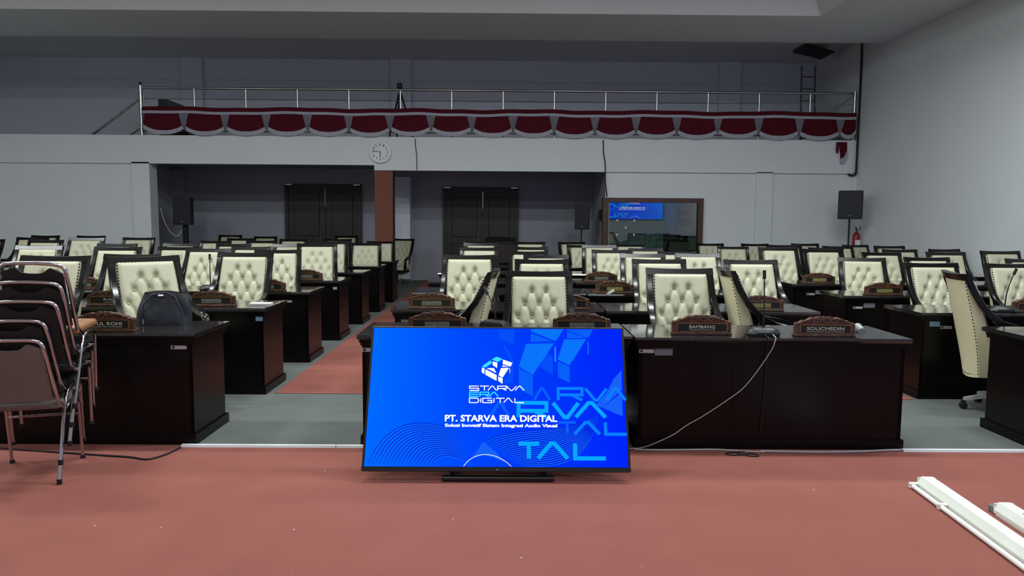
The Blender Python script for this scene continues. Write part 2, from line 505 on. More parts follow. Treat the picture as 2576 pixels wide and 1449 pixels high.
FACETS = [([(0.6348,0.9994),(0.7661,0.9996),(0.7334,0.9077),(0.6349,0.9804)],2),([(0.6326,0.9674),(0.7197,0.906),(0.6328,0.9006)],1),([(0.6146,0.8861),(0.7265,0.8907),(0.6402,0.6522),(0.5846,0.7138)],2),([(0.5846,0.7014),(0.6402,0.6481),(0.6397,0.4941),(0.5856,0.5501)],1),([(0.7798,0.9979),(0.8854,0.9981),(0.8661,0.9337),(0.7798,0.9893)],1),([(0.7797,0.9806),(0.8616,0.9336),(0.7793,0.9292)],1),([(0.7678,0.9206),(0.8569,0.9251),(0.7866,0.723),(0.7395,0.7686)],2),([(0.7395,0.7561),(0.7865,0.7148),(0.7863,0.5934),(0.7402,0.6364)],1),([(0.6989,0.8145),(0.7215,0.7894),(0.7197,0.6584),(0.6649,0.7142)],0),([(0.5033,0.9931),(0.5657,0.9932),(0.5666,0.8775),(0.5042,0.9242)],0),([(0.5185,0.8773),(0.53,0.8773),(0.5653,0.7553),(0.5621,0.5905),(0.5262,0.5903),(0.5563,0.7386)],0),([(0.7282,0.8568),(0.731,0.872),(0.7336,0.8568),(0.7331,0.751),(0.7277,0.751)],3),([(0.8621,0.9064),(0.8644,0.9064),(0.8643,0.8084),(0.862,0.8084)],3)]
LETTERS = [('S',0.3915,0.4271,0.5359,0.5677,'white',0.006),('T',0.4322,0.4674,0.5362,0.568,'white',0.006),('A',0.4634,0.4974,0.5364,0.5682,'white',0.006),('R',0.5018,0.5363,0.5366,0.5684,'white',0.006),('V',0.5367,0.5757,0.5368,0.5687,'white',0.006),('A',0.5705,0.606,0.5371,0.5688,'white',0.006),('E',0.3924,0.4279,0.4916,0.5232,'cyan',0.0067),('R',0.433,0.4672,0.4919,0.5235,'cyan',0.0067),('A',0.4695,0.5047,0.4921,0.5237,'cyan',0.0067),('D',0.392,0.4278,0.4476,0.4798,'white',0.006),('I',0.4364,0.4363,0.4479,0.4799,'white',0.006),('G',0.4444,0.4795,0.448,0.4802,'white',0.006),('I',0.4879,0.4879,0.4483,0.4802,'white',0.006),('T',0.495,0.5292,0.4483,0.4805,'white',0.006),('A',0.526,0.5612,0.4486,0.4807,'white',0.006),('L',0.5694,0.6051,0.4489,0.4811,'white',0.006),('R',0.7393,0.8331,0.4692,0.5541,'mid',0.0174),('V',0.8461,0.9306,0.47,0.5547,'mid',0.0174),('A',0.9289,1.0023,0.4706,0.5551,'mid',0.0174),('A',0.6451,0.7073,0.4686,0.5533,'dim',0.0148),('R',0.5839,0.6924,0.3447,0.4482,'brt',0.0228),('V',0.7185,0.8172,0.3459,0.4491,'brt',0.0228),('A',0.806,0.9215,0.3466,0.4499,'brt',0.0228),('A',0.476,0.5455,0.358,0.4471,'dim',0.0174),('A',0.7995,0.897,0.2273,0.3108,'mid',0.0188),('L',0.9198,1.0013,0.2285,0.3117,'mid',0.0188),('T',0.738,0.8047,0.2359,0.31,'dim',0.0161),('T',0.5836,0.6629,0.0583,0.1603,'brt',0.0242),('A',0.6587,0.7708,0.0592,0.1614,'brt',0.0242),('L',0.7999,0.9159,0.0608,0.1629,'brt',0.0242)]
WAVES = [[(0.0137,0.0114),(0.0269,0.0728),(0.0419,0.1259),(0.0587,0.171),(0.077,0.2086),(0.0967,0.239),(0.1175,0.2628),(0.1395,0.2803),(0.1623,0.2921),(0.1857,0.2988),(0.2098,0.3008),(0.2342,0.2987),(0.2588,0.2931),(0.2834,0.2846),(0.308,0.2737),(0.3323,0.2611),(0.3562,0.2471),(0.3796,0.2325)],[(0.0279,0.0115),(0.0407,0.0702),(0.0552,0.1209),(0.0713,0.164),(0.0889,0.1999),(0.1078,0.2289),(0.1279,0.2514),(0.149,0.2681),(0.1709,0.2792),(0.1935,0.2854),(0.2166,0.2872),(0.2401,0.2851),(0.2638,0.2796),(0.2875,0.2713),(0.3112,0.2608),(0.3348,0.2484),(0.3579,0.2349),(0.3806,0.2208)],[(0.0422,0.0117),(0.0545,0.0677),(0.0684,0.116),(0.0839,0.157),(0.1008,0.1911),(0.1189,0.2187),(0.1382,0.2401),(0.1584,0.2559),(0.1794,0.2664),(0.2011,0.2722),(0.2234,0.2737),(0.2459,0.2716),(0.2687,0.2662),(0.2917,0.2581),(0.3145,0.2478),(0.3372,0.2359),(0.3597,0.2228),(0.3817,0.209)],[(0.0564,0.0119),(0.0682,0.0651),(0.0816,0.1111),(0.0965,0.1501),(0.1127,0.1824),(0.1301,0.2085),(0.1485,0.2288),(0.1679,0.2437),(0.188,0.2535),(0.2088,0.2589),(0.2301,0.2603),(0.2518,0.258),(0.2737,0.2527),(0.2958,0.2448),(0.3178,0.2349),(0.3397,0.2233),(0.3614,0.2106),(0.3827,0.1973)],[(0.0707,0.012),(0.082,0.0626),(0.0948,0.1061),(0.1091,0.1431),(0.1245,0.1737),(0.1412,0.1984),(0.1588,0.2175),(0.1773,0.2315),(0.1966,0.2407),(0.2165,0.2457),(0.2369,0.2468),(0.2577,0.2445),(0.2787,0.2393),(0.2999,0.2316),(0.3211,0.222),(0.3422,0.2108),(0.3631,0.1985),(0.3837,0.1856)],[(0.0849,0.0122),(0.0958,0.06),(0.108,0.1012),(0.1216,0.1361),(0.1364,0.165),(0.1522,0.1883),(0.169,0.2063),(0.1867,0.2194),(0.2051,0.228),(0.2241,0.2325),(0.2436,0.2334),(0.2635,0.2311),(0.2837,0.2259),(0.304,0.2185),(0.3243,0.2091),(0.3447,0.1982),(0.3648,0.1864),(0.3848,0.1739)],[(0.0992,0.0124),(0.1095,0.0575),(0.1212,0.0963),(0.1341,0.1292),(0.1482,0.1564),(0.1633,0.1782),(0.1793,0.195),(0.1961,0.2073),(0.2136,0.2152),(0.2317,0.2194),(0.2503,0.22),(0.2693,0.2176),(0.2886,0.2126),(0.3081,0.2053),(0.3276,0.1962),(0.3471,0.1858),(0.3666,0.1743),(0.3858,0.1622)],[(0.1134,0.0125),(0.1233,0.0549),(0.1344,0.0914),(0.1467,0.1222),(0.16,0.1477),(0.1743,0.1681),(0.1895,0.1838),(0.2055,0.1952),(0.2221,0.2025),(0.2393,0.2062),(0.257,0.2067),(0.2751,0.2042),(0.2935,0.1993),(0.3121,0.1922),(0.3308,0.1834),(0.3496,0.1733),(0.3683,0.1622),(0.3868,0.1506)],[(0.1276,0.0127),(0.137,0.0524),(0.1475,0.0865),(0.1592,0.1153),(0.1718,0.139),(0.1853,0.1581),(0.1997,0.1726),(0.2148,0.1831),(0.2306,0.1898),(0.2469,0.1931),(0.2637,0.1933),(0.2809,0.1908),(0.2985,0.186),(0.3162,0.1791),(0.3341,0.1706),(0.352,0.1609),(0.37,0.1502),(0.3879,0.1389)],[(0.1418,0.0129),(0.1507,0.0499),(0.1607,0.0816),(0.1716,0.1084),(0.1836,0.1304),(0.1963,0.148),(0.2099,0.1615),(0.2242,0.1711),(0.2391,0.1772),(0.2545,0.1801),(0.2704,0.18),(0.2867,0.1775),(0.3034,0.1727),(0.3203,0.1661),(0.3373,0.1579),(0.3545,0.1485),(0.3717,0.1382),(0.3889,0.1273)],[(0.1561,0.013),(0.1644,0.0473),(0.1738,0.0767),(0.1841,0.1015),(0.1953,0.1218),(0.2073,0.138),(0.22,0.1503),(0.2335,0.1591),(0.2475,0.1645),(0.2621,0.167),(0.2771,0.1668),(0.2925,0.1642),(0.3083,0.1595),(0.3243,0.153),(0.3406,0.1451),(0.3569,0.1361),(0.3734,0.1262),(0.3899,0.1157)],[(0.1703,0.0132),(0.1781,0.0448),(0.1869,0.0718),(0.1966,0.0945),(0.207,0.1132),(0.2183,0.128),(0.2302,0.1392),(0.2428,0.1471),(0.2559,0.1519),(0.2696,0.154),(0.2837,0.1535),(0.2983,0.1509),(0.3132,0.1463),(0.3284,0.14),(0.3438,0.1324),(0.3594,0.1237),(0.3751,0.1142),(0.3909,0.1042)],[(0.1845,0.0134),(0.1918,0.0422),(0.2,0.0669),(0.209,0.0876),(0.2187,0.1046),(0.2292,0.118),(0.2403,0.1281),(0.252,0.1351),(0.2643,0.1394),(0.2771,0.141),(0.2904,0.1403),(0.304,0.1376),(0.3181,0.1331),(0.3324,0.1271),(0.347,0.1197),(0.3618,0.1114),(0.3768,0.1023),(0.3919,0.0926)],[(0.1987,0.0135),(0.2055,0.0397),(0.2131,0.0621),(0.2214,0.0808),(0.2304,0.096),(0.2401,0.108),(0.2504,0.117),(0.2613,0.1232),(0.2727,0.1268),(0.2846,0.1281),(0.297,0.1272),(0.3098,0.1244),(0.3229,0.12),(0.3364,0.1141),(0.3502,0.1071),(0.3642,0.0991),(0.3785,0.0903),(0.393,0.0811)],[(0.2129,0.0137),(0.2192,0.0372),(0.2261,0.0572),(0.2338,0.0739),(0.2421,0.0875),(0.251,0.0981),(0.2605,0.106),(0.2705,0.1113),(0.2811,0.1143),(0.2921,0.1151),(0.3036,0.114),(0.3155,0.1112),(0.3278,0.1068),(0.3404,0.1012),(0.3534,0.0944),(0.3667,0.0868),(0.3802,0.0784),(0.394,0.0696)],[(0.2271,0.0139),(0.2328,0.0347),(0.2392,0.0523),(0.2462,0.067),(0.2537,0.0789),(0.2619,0.0882),(0.2705,0.0949),(0.2797,0.0994),(0.2894,0.1018),(0.2996,0.1022),(0.3102,0.1009),(0.3212,0.098),(0.3326,0.0938),(0.3444,0.0883),(0.3566,0.0818),(0.3691,0.0745),(0.3819,0.0666),(0.395,0.0582)],[(0.2413,0.014),(0.2465,0.0321),(0.2522,0.0475),(0.2585,0.0602),(0.2654,0.0704),(0.2727,0.0782),(0.2806,0.0839),(0.2889,0.0876),(0.2978,0.0893),(0.307,0.0894),(0.3168,0.0878),(0.3269,0.0849),(0.3375,0.0807),(0.3484,0.0754),(0.3598,0.0692),(0.3715,0.0623),(0.3836,0.0547),(0.396,0.0467)],[(0.2555,0.0142),(0.2601,0.0296),(0.2653,0.0426),(0.2709,0.0533),(0.277,0.0618),(0.2836,0.0683),(0.2906,0.0729),(0.2981,0.0757),(0.3061,0.0769),(0.3145,0.0765),(0.3233,0.0748),(0.3326,0.0718),(0.3423,0.0677),(0.3524,0.0626),(0.363,0.0567),(0.3739,0.0501),(0.3853,0.0429),(0.397,0.0353)],[(0.4528,0.168),(0.4738,0.1895),(0.4963,0.2066),(0.52,0.22),(0.5448,0.2304),(0.5705,0.2383),(0.597,0.2444),(0.624,0.2493),(0.6515,0.2537),(0.6792,0.2583),(0.7071,0.2636),(0.735,0.2703),(0.7627,0.2791),(0.7902,0.2906),(0.8173,0.3055),(0.8439,0.3244),(0.8699,0.348),(0.8951,0.3771)],[(0.4614,0.1589),(0.4826,0.1789),(0.5051,0.195),(0.5288,0.2076),(0.5534,0.2175),(0.5788,0.2252),(0.6048,0.2313),(0.6314,0.2364),(0.6583,0.2413),(0.6854,0.2465),(0.7126,0.2525),(0.7397,0.2602),(0.7667,0.27),(0.7934,0.2826),(0.8196,0.2987),(0.8454,0.3189),(0.8705,0.3439),(0.8948,0.3743)],[(0.4699,0.1498),(0.4913,0.1685),(0.5139,0.1834),(0.5375,0.1953),(0.5619,0.2046),(0.587,0.2121),(0.6126,0.2182),(0.6387,0.2236),(0.6651,0.2289),(0.6916,0.2347),(0.7181,0.2415),(0.7445,0.2501),(0.7707,0.2609),(0.7965,0.2747),(0.8219,0.292),(0.8468,0.3135),(0.871,0.3398),(0.8945,0.3716)],[(0.4785,0.1408),(0.5001,0.158),(0.5227,0.1718),(0.5462,0.1829),(0.5704,0.1918),(0.5952,0.199),(0.6205,0.2051),(0.646,0.2108),(0.6718,0.2165),(0.6977,0.2229),(0.7235,0.2305),(0.7492,0.24),(0.7746,0.2519),(0.7997,0.2668),(0.8243,0.2853),(0.8483,0.308),(0.8716,0.3356),(0.8942,0.3688)],[(0.487,0.1317),(0.5088,0.1475),(0.5314,0.1603),(0.5548,0.1706),(0.5788,0.179),(0.6034,0.186),(0.6282,0.1921),(0.6534,0.198),(0.6786,0.2041),(0.7038,0.2111),(0.729,0.2195),(0.7539,0.2299),(0.7786,0.2428),(0.8028,0.2588),(0.8266,0.2786),(0.8497,0.3026),(0.8722,0.3315),(0.8939,0.366)],[(0.4955,0.1227),(0.5175,0.1371),(0.5402,0.1488),(0.5635,0.1583),(0.5873,0.1662),(0.6115,0.1729),(0.636,0.1791),(0.6606,0.1852),(0.6853,0.1918),(0.71,0.1994),(0.7344,0.2086),(0.7587,0.2198),(0.7825,0.2338),(0.806,0.2509),(0.8289,0.2719),(0.8512,0.2972),(0.8728,0.3274),(0.8936,0.3633)],[(0.504,0.1136),(0.5261,0.1267),(0.5489,0.1373),(0.5721,0.1461),(0.5957,0.1535),(0.6197,0.16),(0.6438,0.1661),(0.6679,0.1725),(0.6921,0.1795),(0.7161,0.1877),(0.7399,0.1976),(0.7634,0.2098),(0.7865,0.2247),(0.8091,0.243),(0.8312,0.2652),(0.8526,0.2917),(0.8734,0.3233),(0.8933,0.3605)],[(0.5125,0.1046),(0.5348,0.1163),(0.5576,0.1258),(0.5807,0.1338),(0.6042,0.1407),(0.6278,0.147),(0.6515,0.1532),(0.6752,0.1598),(0.6988,0.1672),(0.7222,0.176),(0.7453,0.1867),(0.7681,0.1998),(0.7904,0.2157),(0.8122,0.2351),(0.8335,0.2585),(0.8541,0.2863),(0.8739,0.3192),(0.893,0.3577)],[(0.521,0.0956),(0.5435,0.1059),(0.5662,0.1144),(0.5893,0.1216),(0.6126,0.128),(0.6359,0.1341),(0.6592,0.1403),(0.6824,0.1471),(0.7055,0.1549),(0.7283,0.1643),(0.7507,0.1758),(0.7728,0.1898),(0.7944,0.2067),(0.8154,0.2272),(0.8358,0.2518),(0.8555,0.2809),(0.8745,0.3151),(0.8927,0.355)],[(0.5295,0.0866),(0.5521,0.0955),(0.5749,0.103),(0.5979,0.1095),(0.6209,0.1154),(0.644,0.1212),(0.6669,0.1274),(0.6897,0.1344),(0.7122,0.1427),(0.7344,0.1527),(0.7561,0.1649),(0.7775,0.1798),(0.7983,0.1978),(0.8185,0.2194),(0.8381,0.2451),(0.857,0.2755),(0.8751,0.311),(0.8924,0.3522)],[(0.538,0.0776),(0.5607,0.0852),(0.5836,0.0916),(0.6065,0.0973),(0.6293,0.1027),(0.652,0.1084),(0.6746,0.1146),(0.6969,0.1218),(0.7188,0.1305),(0.7404,0.1411),(0.7615,0.154),(0.7822,0.1698),(0.8022,0.1888),(0.8216,0.2115),(0.8404,0.2384),(0.8584,0.2701),(0.8757,0.3069),(0.8921,0.3494)],[(0.5464,0.0687),(0.5693,0.0749),(0.5922,0.0802),(0.615,0.0852),(0.6377,0.0901),(0.6601,0.0955),(0.6823,0.1017),(0.7041,0.1092),(0.7255,0.1183),(0.7465,0.1295),(0.7669,0.1432),(0.7868,0.1598),(0.8061,0.1798),(0.8248,0.2037),(0.8427,0.2318),(0.8599,0.2647),(0.8763,0.3028),(0.8918,0.3467)],[(0.5548,0.0597),(0.5779,0.0646),(0.6008,0.0689),(0.6235,0.0731),(0.646,0.0776),(0.6681,0.0827),(0.6899,0.0889),(0.7113,0.0966),(0.7321,0.1061),(0.7525,0.1179),(0.7723,0.1324),(0.7915,0.1499),(0.81,0.1709),(0.8279,0.1958),(0.845,0.2251),(0.8613,0.2593),(0.8768,0.2987),(0.8915,0.3439)],[(0.5632,0.0508),(0.5864,0.0543),(0.6094,0.0575),(0.632,0.061),(0.6543,0.065),(0.6761,0.0699),(0.6975,0.0762),(0.7184,0.0841),(0.7388,0.094),(0.7585,0.1064),(0.7777,0.1216),(0.7962,0.14),(0.8139,0.162),(0.831,0.188),(0.8473,0.2185),(0.8628,0.2539),(0.8774,0.2946),(0.8912,0.3412)],[(0.5716,0.0419),(0.595,0.044),(0.618,0.0462),(0.6405,0.0489),(0.6626,0.0525),(0.6841,0.0572),(0.7052,0.0634),(0.7256,0.0715),(0.7454,0.0819),(0.7646,0.0948),(0.783,0.1108),(0.8008,0.13),(0.8178,0.1531),(0.8341,0.1802),(0.8496,0.2118),(0.8642,0.2485),(0.878,0.2905),(0.8909,0.3384)],[(0.58,0.033),(0.6035,0.0338),(0.6265,0.035),(0.649,0.0369),(0.6709,0.04),(0.6921,0.0445),(0.7128,0.0507),(0.7327,0.059),(0.752,0.0698),(0.7706,0.0833),(0.7884,0.1),(0.8054,0.1202),(0.8217,0.1441),(0.8372,0.1724),(0.8518,0.2052),(0.8656,0.2431),(0.8786,0.2864),(0.8906,0.3357)],[(0.5884,0.0241),(0.6121,0.0235),(0.6351,0.0237),(0.6574,0.0249),(0.6791,0.0275),(0.7001,0.0318),(0.7203,0.038),(0.7398,0.0466),(0.7586,0.0577),(0.7766,0.0719),(0.7937,0.0893),(0.8101,0.1103),(0.8256,0.1353),(0.8403,0.1646),(0.8541,0.1986),(0.8671,0.2377),(0.8791,0.2823),(0.8903,0.3329)],[(0.5968,0.0152),(0.6206,0.0133),(0.6436,0.0125),(0.6659,0.0129),(0.6873,0.0151),(0.708,0.0191),(0.7279,0.0254),(0.7469,0.0341),(0.7652,0.0457),(0.7825,0.0604),(0.7991,0.0785),(0.8147,0.1004),(0.8295,0.1264),(0.8434,0.1568),(0.8564,0.192),(0.8685,0.2323),(0.8797,0.2782),(0.89,0.3302)]]
ARC = [(0.3762,0.0044),(0.3815,0.0176),(0.3872,0.0296),(0.3933,0.0404),(0.3999,0.05),(0.4068,0.0584),(0.4141,0.0656),(0.4216,0.0716),(0.4295,0.0764),(0.4375,0.08),(0.4458,0.0824),(0.4543,0.0836),(0.4628,0.0835),(0.4715,0.0823),(0.4803,0.0799),(0.489,0.0762),(0.4978,0.0714),(0.5065,0.0653),(0.5152,0.0581),(0.5237,0.0497),(0.5322,0.0401),(0.5404,0.0294),(0.5484,0.0174),(0.5562,0.0043)]
VEIL = [[(0.4484,0.1718),(0.4971,0.104),(0.5302,0.0331),(0.4977,0.0566),(0.4499,0.0831),(0.4052,0.0556)],[(0.9924,0.691),(0.9906,0.5446),(0.9112,0.4166),(0.8851,0.4322),(0.931,0.5281),(0.9596,0.6253)],[(0.9112,0.415),(0.9902,0.5285),(0.9885,0.3544)]]
T1 = ((0.2985,0.3118),(0.7339,0.3601))
T2 = ((0.2997,0.2721),(0.7336,0.2985))

# ================================================================== television and display wall
def ribbon(bm, pts, wd, y, taper=False):
    """flat stroke of width wd along pts (x,z) in plane y"""
    P = [Vector((p[0], p[1])) for p in pts]
    L, Rr = [], []
    for i, p in enumerate(P):
        d0 = (p - P[i - 1]).normalized() if i > 0 else (P[1] - p).normalized()
        d1 = (P[i + 1] - p).normalized() if i < len(P) - 1 else d0
        n0, n1 = Vector((-d0.y, d0.x)), Vector((-d1.y, d1.x))
        n = n0 + n1
        if n.length < 0.3:
            n = n0
        n.normalize()
        k = min(1 / max(n.dot(n0), 0.35), 2.0) * wd / 2
        if taper:
            t = i / (len(P) - 1)
            k *= max(min(1, (1 - t) * 3.2, t * 8 + 0.3), 0.02)
        L.append(bm.verts.new((p.x + n.x * k, y, p.y + n.y * k)))
        Rr.append(bm.verts.new((p.x - n.x * k, y, p.y - n.y * k)))
    for i in range(len(P) - 1):
        bm.faces.new((L[i], L[i + 1], Rr[i + 1], Rr[i]))

GL = {'S': [[(1, 1), (0, 1), (0, .5), (1, .5), (1, 0), (0, 0)]], 'T': [[(0, 1), (1, 1)], [(.5, 1), (.5, 0)]],
      'A': [[(0, 0), (.44, 1), (.56, 1), (1, 0)]], 'V': [[(0, 1), (.44, 0), (.56, 0), (1, 1)]],
      'R': [[(0, 0), (0, 1), (1, 1), (1, .45), (0, .45)], [(.55, .45), (1, 0)]],
      'E': [[(1, 1), (0, 1), (0, 0), (1, 0)], [(0, .5), (1, .5)]], 'D': [[(0, 0), (0, 1), (.82, 1), (1, .75), (1, .25), (.82, 0), (0, 0)]],
      'I': [[(0, 0), (0, 1)]], 'G': [[(1, 1), (0, 1), (0, 0), (1, 0), (1, .5), (.5, .5)]], 'L': [[(0, 1), (0, 0), (1, 0)]]}

def screen_bg():
    m = bpy.data.materials.new('screen picture')
    m.use_nodes = True
    nt = m.node_tree
    nt.nodes.clear()
    o = nt.nodes.new('ShaderNodeOutputMaterial')
    e = nt.nodes.new('ShaderNodeEmission')
    tc = nt.nodes.new('ShaderNodeTexCoord')
    sp = nt.nodes.new('ShaderNodeSeparateXYZ')
    rp = nt.nodes.new('ShaderNodeValToRGB')
    els = rp.color_ramp.elements
    els[0].position, els[0].color = 0.0, srgb(0, 106, 255)
    els[1].position, els[1].color = 1.0, srgb(0, 36, 250)
    k = els.new(0.35); k.color = srgb(0, 74, 255)
    k = els.new(0.6); k.color = srgb(0, 58, 250)
    nt.links.new(tc.outputs['Generated'], sp.inputs[0])
    nt.links.new(sp.outputs[0], rp.inputs[0])
    nt.links.new(rp.outputs[0], e.inputs[0])
    nt.links.new(e.outputs[0], o.inputs[0])
    return m
EM = {'bg': screen_bg(), 'white': emission('screen white', (1, 1, 1, 1)), 'cyan': emission('screen cyan', srgb(60, 225, 250)),
      'dim': emission('screen dim blue', srgb(10, 96, 255)), 'mid': emission('screen mid blue', srgb(10, 128, 255)),
      'brt': emission('screen bright blue', srgb(6, 168, 255)), 'f0': emission('facet 0', srgb(6, 78, 248)),
      'f1': emission('facet 1', srgb(8, 96, 250)), 'f2': emission('facet 2', srgb(10, 116, 252)), 'f3': emission('facet 3', srgb(40, 150, 255)),
      'wave': emission('screen wave dark', srgb(4, 40, 205)), 'waveb': emission('screen wave light', srgb(24, 112, 255)), 'veil': emission('screen veil', srgb(24, 98, 250))}
SW, SH = 1.51, 0.85

def screen_graphics(parent):
    """picture on the screen, as flat lit shapes in the screen plane (local x right, z up, facing -Y)"""
    q = lambda p: (p[0] * SW - SW / 2, p[1] * SH - SH / 2)
    def put(name, bm, m):
        me = bpy.data.meshes.new(name)
        bm.to_mesh(me)
        bm.free()
        me.materials.append(EM[m])
        return obj(name, me, None, parent)
    def polys(name, lst, m, y):
        for p in lst:
            bm = bmesh.new()
            bm.faces.new([bm.verts.new((q(a)[0], y, q(a)[1])) for a in p])
            put(name, bm, m)
    for k in range(4):
        polys('facet', [p for p, kk in FACETS if kk == k], 'f%d' % k, -0.0006)
    bm = bmesh.new()
    for wv in WAVES:
        ribbon(bm, [q(p) for p in wv], 0.0050, -0.0009, True)
    put('wave_lines', bm, 'wave')['kind'] = 'stuff'
    bm = bmesh.new()
    for wv in WAVES:
        ribbon(bm, [(q(p)[0] + 0.001, q(p)[1] - 0.0062) for p in wv], 0.0036, -0.0008, True)
    put('wave_lines_light', bm, 'waveb')['kind'] = 'stuff'
    polys('veil', VEIL, 'veil', -0.0007)
    for gname in ('dim', 'mid', 'brt'):
        for c, a, b_, z0, z1, gg, wd in LETTERS:
            if gg == gname:
                bm = bmesh.new()
                for st in GL[c]:
                    ribbon(bm, [q((a + u * (b_ - a), z0 + v * (z1 - z0))) for u, v in st], wd, {'dim': -0.0011, 'mid': -0.0013, 'brt': -0.0015}[gname])
                put('ghost_letter', bm, gname)
    bm = bmesh.new()
    ribbon(bm, [q(p) for p in ARC], 0.0035, -0.0012)
    put('arc_line', bm, 'white')
    polys('emblem_cyan', LOGO_CYAN, 'cyan', -0.0018)
    polys('emblem_white', LOGO_WHITE, 'white', -0.0018)
    for gname in ('white', 'cyan'):
        for c, a, b_, z0, z1, gg, wd in LETTERS:
            if gg == gname:
                bm = bmesh.new()
                for st in GL[c]:
                    ribbon(bm, [q((a + u * (b_ - a), z0 + v * (z1 - z0))) for u, v in st], wd, -0.0018)
                put('emblem_letter', bm, gname)
    for body, (a, b_), bold in (('PT. STARVA ERA DIGITAL', T1, 0.035), ('Solusi Inovatif Sistem Integrasi Audio Visual', T2, 0.045)):
        (x0, z0), (x1, z1) = q(a), q(b_)
        if bold == 0.045:
            z0 -= 0.004
        obj('caption', text_mesh('caption', body, x0, x1, z0, z1, -0.0018, EM['white'], bold), None, parent)

tv = thing('television', 'large flat television leaning back on a low stand, showing a blue company slide', 'television', (-0.055, 4.4, 0))
tilt = Matrix.Rotation(-R(26.3), 4, 'X')
pan = obj('panel', B((-0.79, 0.79, 0.0, 0.03, -0.445, 0.445), bev=0.004), 'black', tv)
TVM = Matrix.Translation((0, 0.01, 0.463)) @ tilt
pan.location = TVM.to_translation()
pan.rotation_euler = TVM.to_euler()
bk = obj('back_cover', B((-0.62, 0.62, 0.03, 0.065, -0.36, 0.25), bev=0.012), 'black', pan)
obj('lower_bezel', B((-0.79, 0.79, -0.006, 0.0, -0.445, -0.423)), 'black', pan)
obj('indicator', B((0.0, 0.012, -0.007, -0.006, -0.436, -0.432)), 'silver', pan)
sc = obj('screen', B((-SW / 2 - 0.02, SW / 2 + 0.02, -0.002, 0.0, -SH / 2 + 0.006, SH / 2 + 0.008)), EM['bg'], tv)
sc.location = TVM.to_translation()
sc.rotation_euler = TVM.to_euler()
screen_graphics(sc)
for ch in sc.children:
    ch.location = (0, -0.0022, 0.006)
    ch.scale = ((SW + 0.04) / SW, 1, 1.0)
for s in (-0.29, 0.25):
    bm = bmesh.new()
    tube(bm, [(s + 0.03, -0.17, 0.018), (s + 0.03, 0.42, 0.018)], 0.016, 8)
    obj('stand_foot', bm, 'black', tv)
    bm = bmesh.new()
    tube(bm, [(s + 0.03, -0.14, 0.02), (s + 0.03, -0.155, 0.1)], 0.018, 8)
    obj('stand_bracket', bm, 'black', tv)
    bm = bmesh.new()
    tube(bm, [(s + 0.03, 0.40, 0.02), (s + 0.03, 0.16, 0.56)], 0.014, 8)
    obj('stand_strut', bm, 'black', tv)
obj('stand_crossbar', B((-0.32, 0.34, -0.19, -0.14, 0.004, 0.03), bev=0.005), 'black', tv)

# large display on the front wall, behind the camera; seen mirrored in the control room window
led = thing('display_wall', 'large lit blue display on the front wall, mirrored in control room window', 'screen', (6.0, YF + 0.1, 2.42), PI)
obj('cabinet', B((-1.45, 1.45, 0.02, 0.1, -0.83, 0.83), bev=0.01), 'black', led)
EMsave = dict(EM)
LS = 3.0
for k, m in list(EM.items()):
    m2 = m.copy()
    for n in m2.node_tree.nodes:
        if n.type == 'EMISSION':
            n.inputs[1].default_value *= LS
    EM[k] = m2
ls = obj('screen', B((-SW / 2, SW / 2, 0.0, 0.01, -SH / 2, SH / 2)), EM['bg'], led)
ls.scale = (1.88, 1, 1.88)
screen_graphics(ls)
EM = EMsave

# ================================================================== desks
ROWY = [4.92 + 1.45 * k for k in range(7)]
DW = 1.845
HT = 0.76

def make_desk():
    t = thing('desk', 'x', 'desk')
    bm = bmesh.new()
    w2 = DW / 2
    prof = [(-0.035, 0.745), (-0.028, 0.76), (0.60, 0.76), (0.607, 0.745), (0.60, 0.728), (-0.02, 0.728)]
    prism(bm, prof, -w2 - 0.0, w2 + 0.0, 'x')
    obj('desk_top', bm, 'lactop', t)
    obj('apron_moulding', B((-w2 + 0.012, w2 - 0.012, -0.016, 0.57, 0.705, 0.728), (-w2 + 0.02, w2 - 0.02, -0.008, 0.57, 0.685, 0.705)), 'lacquer', t)
    xs = (-w2 + 0.03, -w2 + 0.40, -w2 + 0.66, w2 - 0.03)
    for a, b in zip(xs, xs[1:]):
        obj('front_panel', B((a + 0.0015, b - 0.0015, 0.0, 0.022, 0.06, 0.69)), 'lacquer', t)
    for s in (-1, 1):
        a, b = sorted((s * (w2 - 0.03), s * (w2 - 0.055)))
        obj('side_panel', B((a, b, 0.0, 0.545, 0.06, 0.69)), 'lacquer', t)
    bm = B((-w2 + 0.015, w2 - 0.015, -0.016, 0.03, 0, 0.068), (-w2 + 0.015, -w2 + 0.06, 0.03, 0.575, 0, 0.068), (w2 - 0.06, w2 - 0.015, 0.03, 0.575, 0, 0.068))
    obj('plinth', bm, 'lacquer', t)
    obj('drawer_tray', B((-0.6, 0.6, 0.1, 0.42, 0.62, 0.685)), 'lacquer', t)
    return t

desk0 = make_desk()
desk_used = [False]
DESKS = {}
def place_desk(key, x, y, label, group):
    if not desk_used[0]:
        o = desk0
        desk_used[0] = True
    else:
        o = copy_tree(desk0)
    o.location = (x, y, 0)
    tag(o, label, 'desk', group)
    DESKS[key] = o
    return o

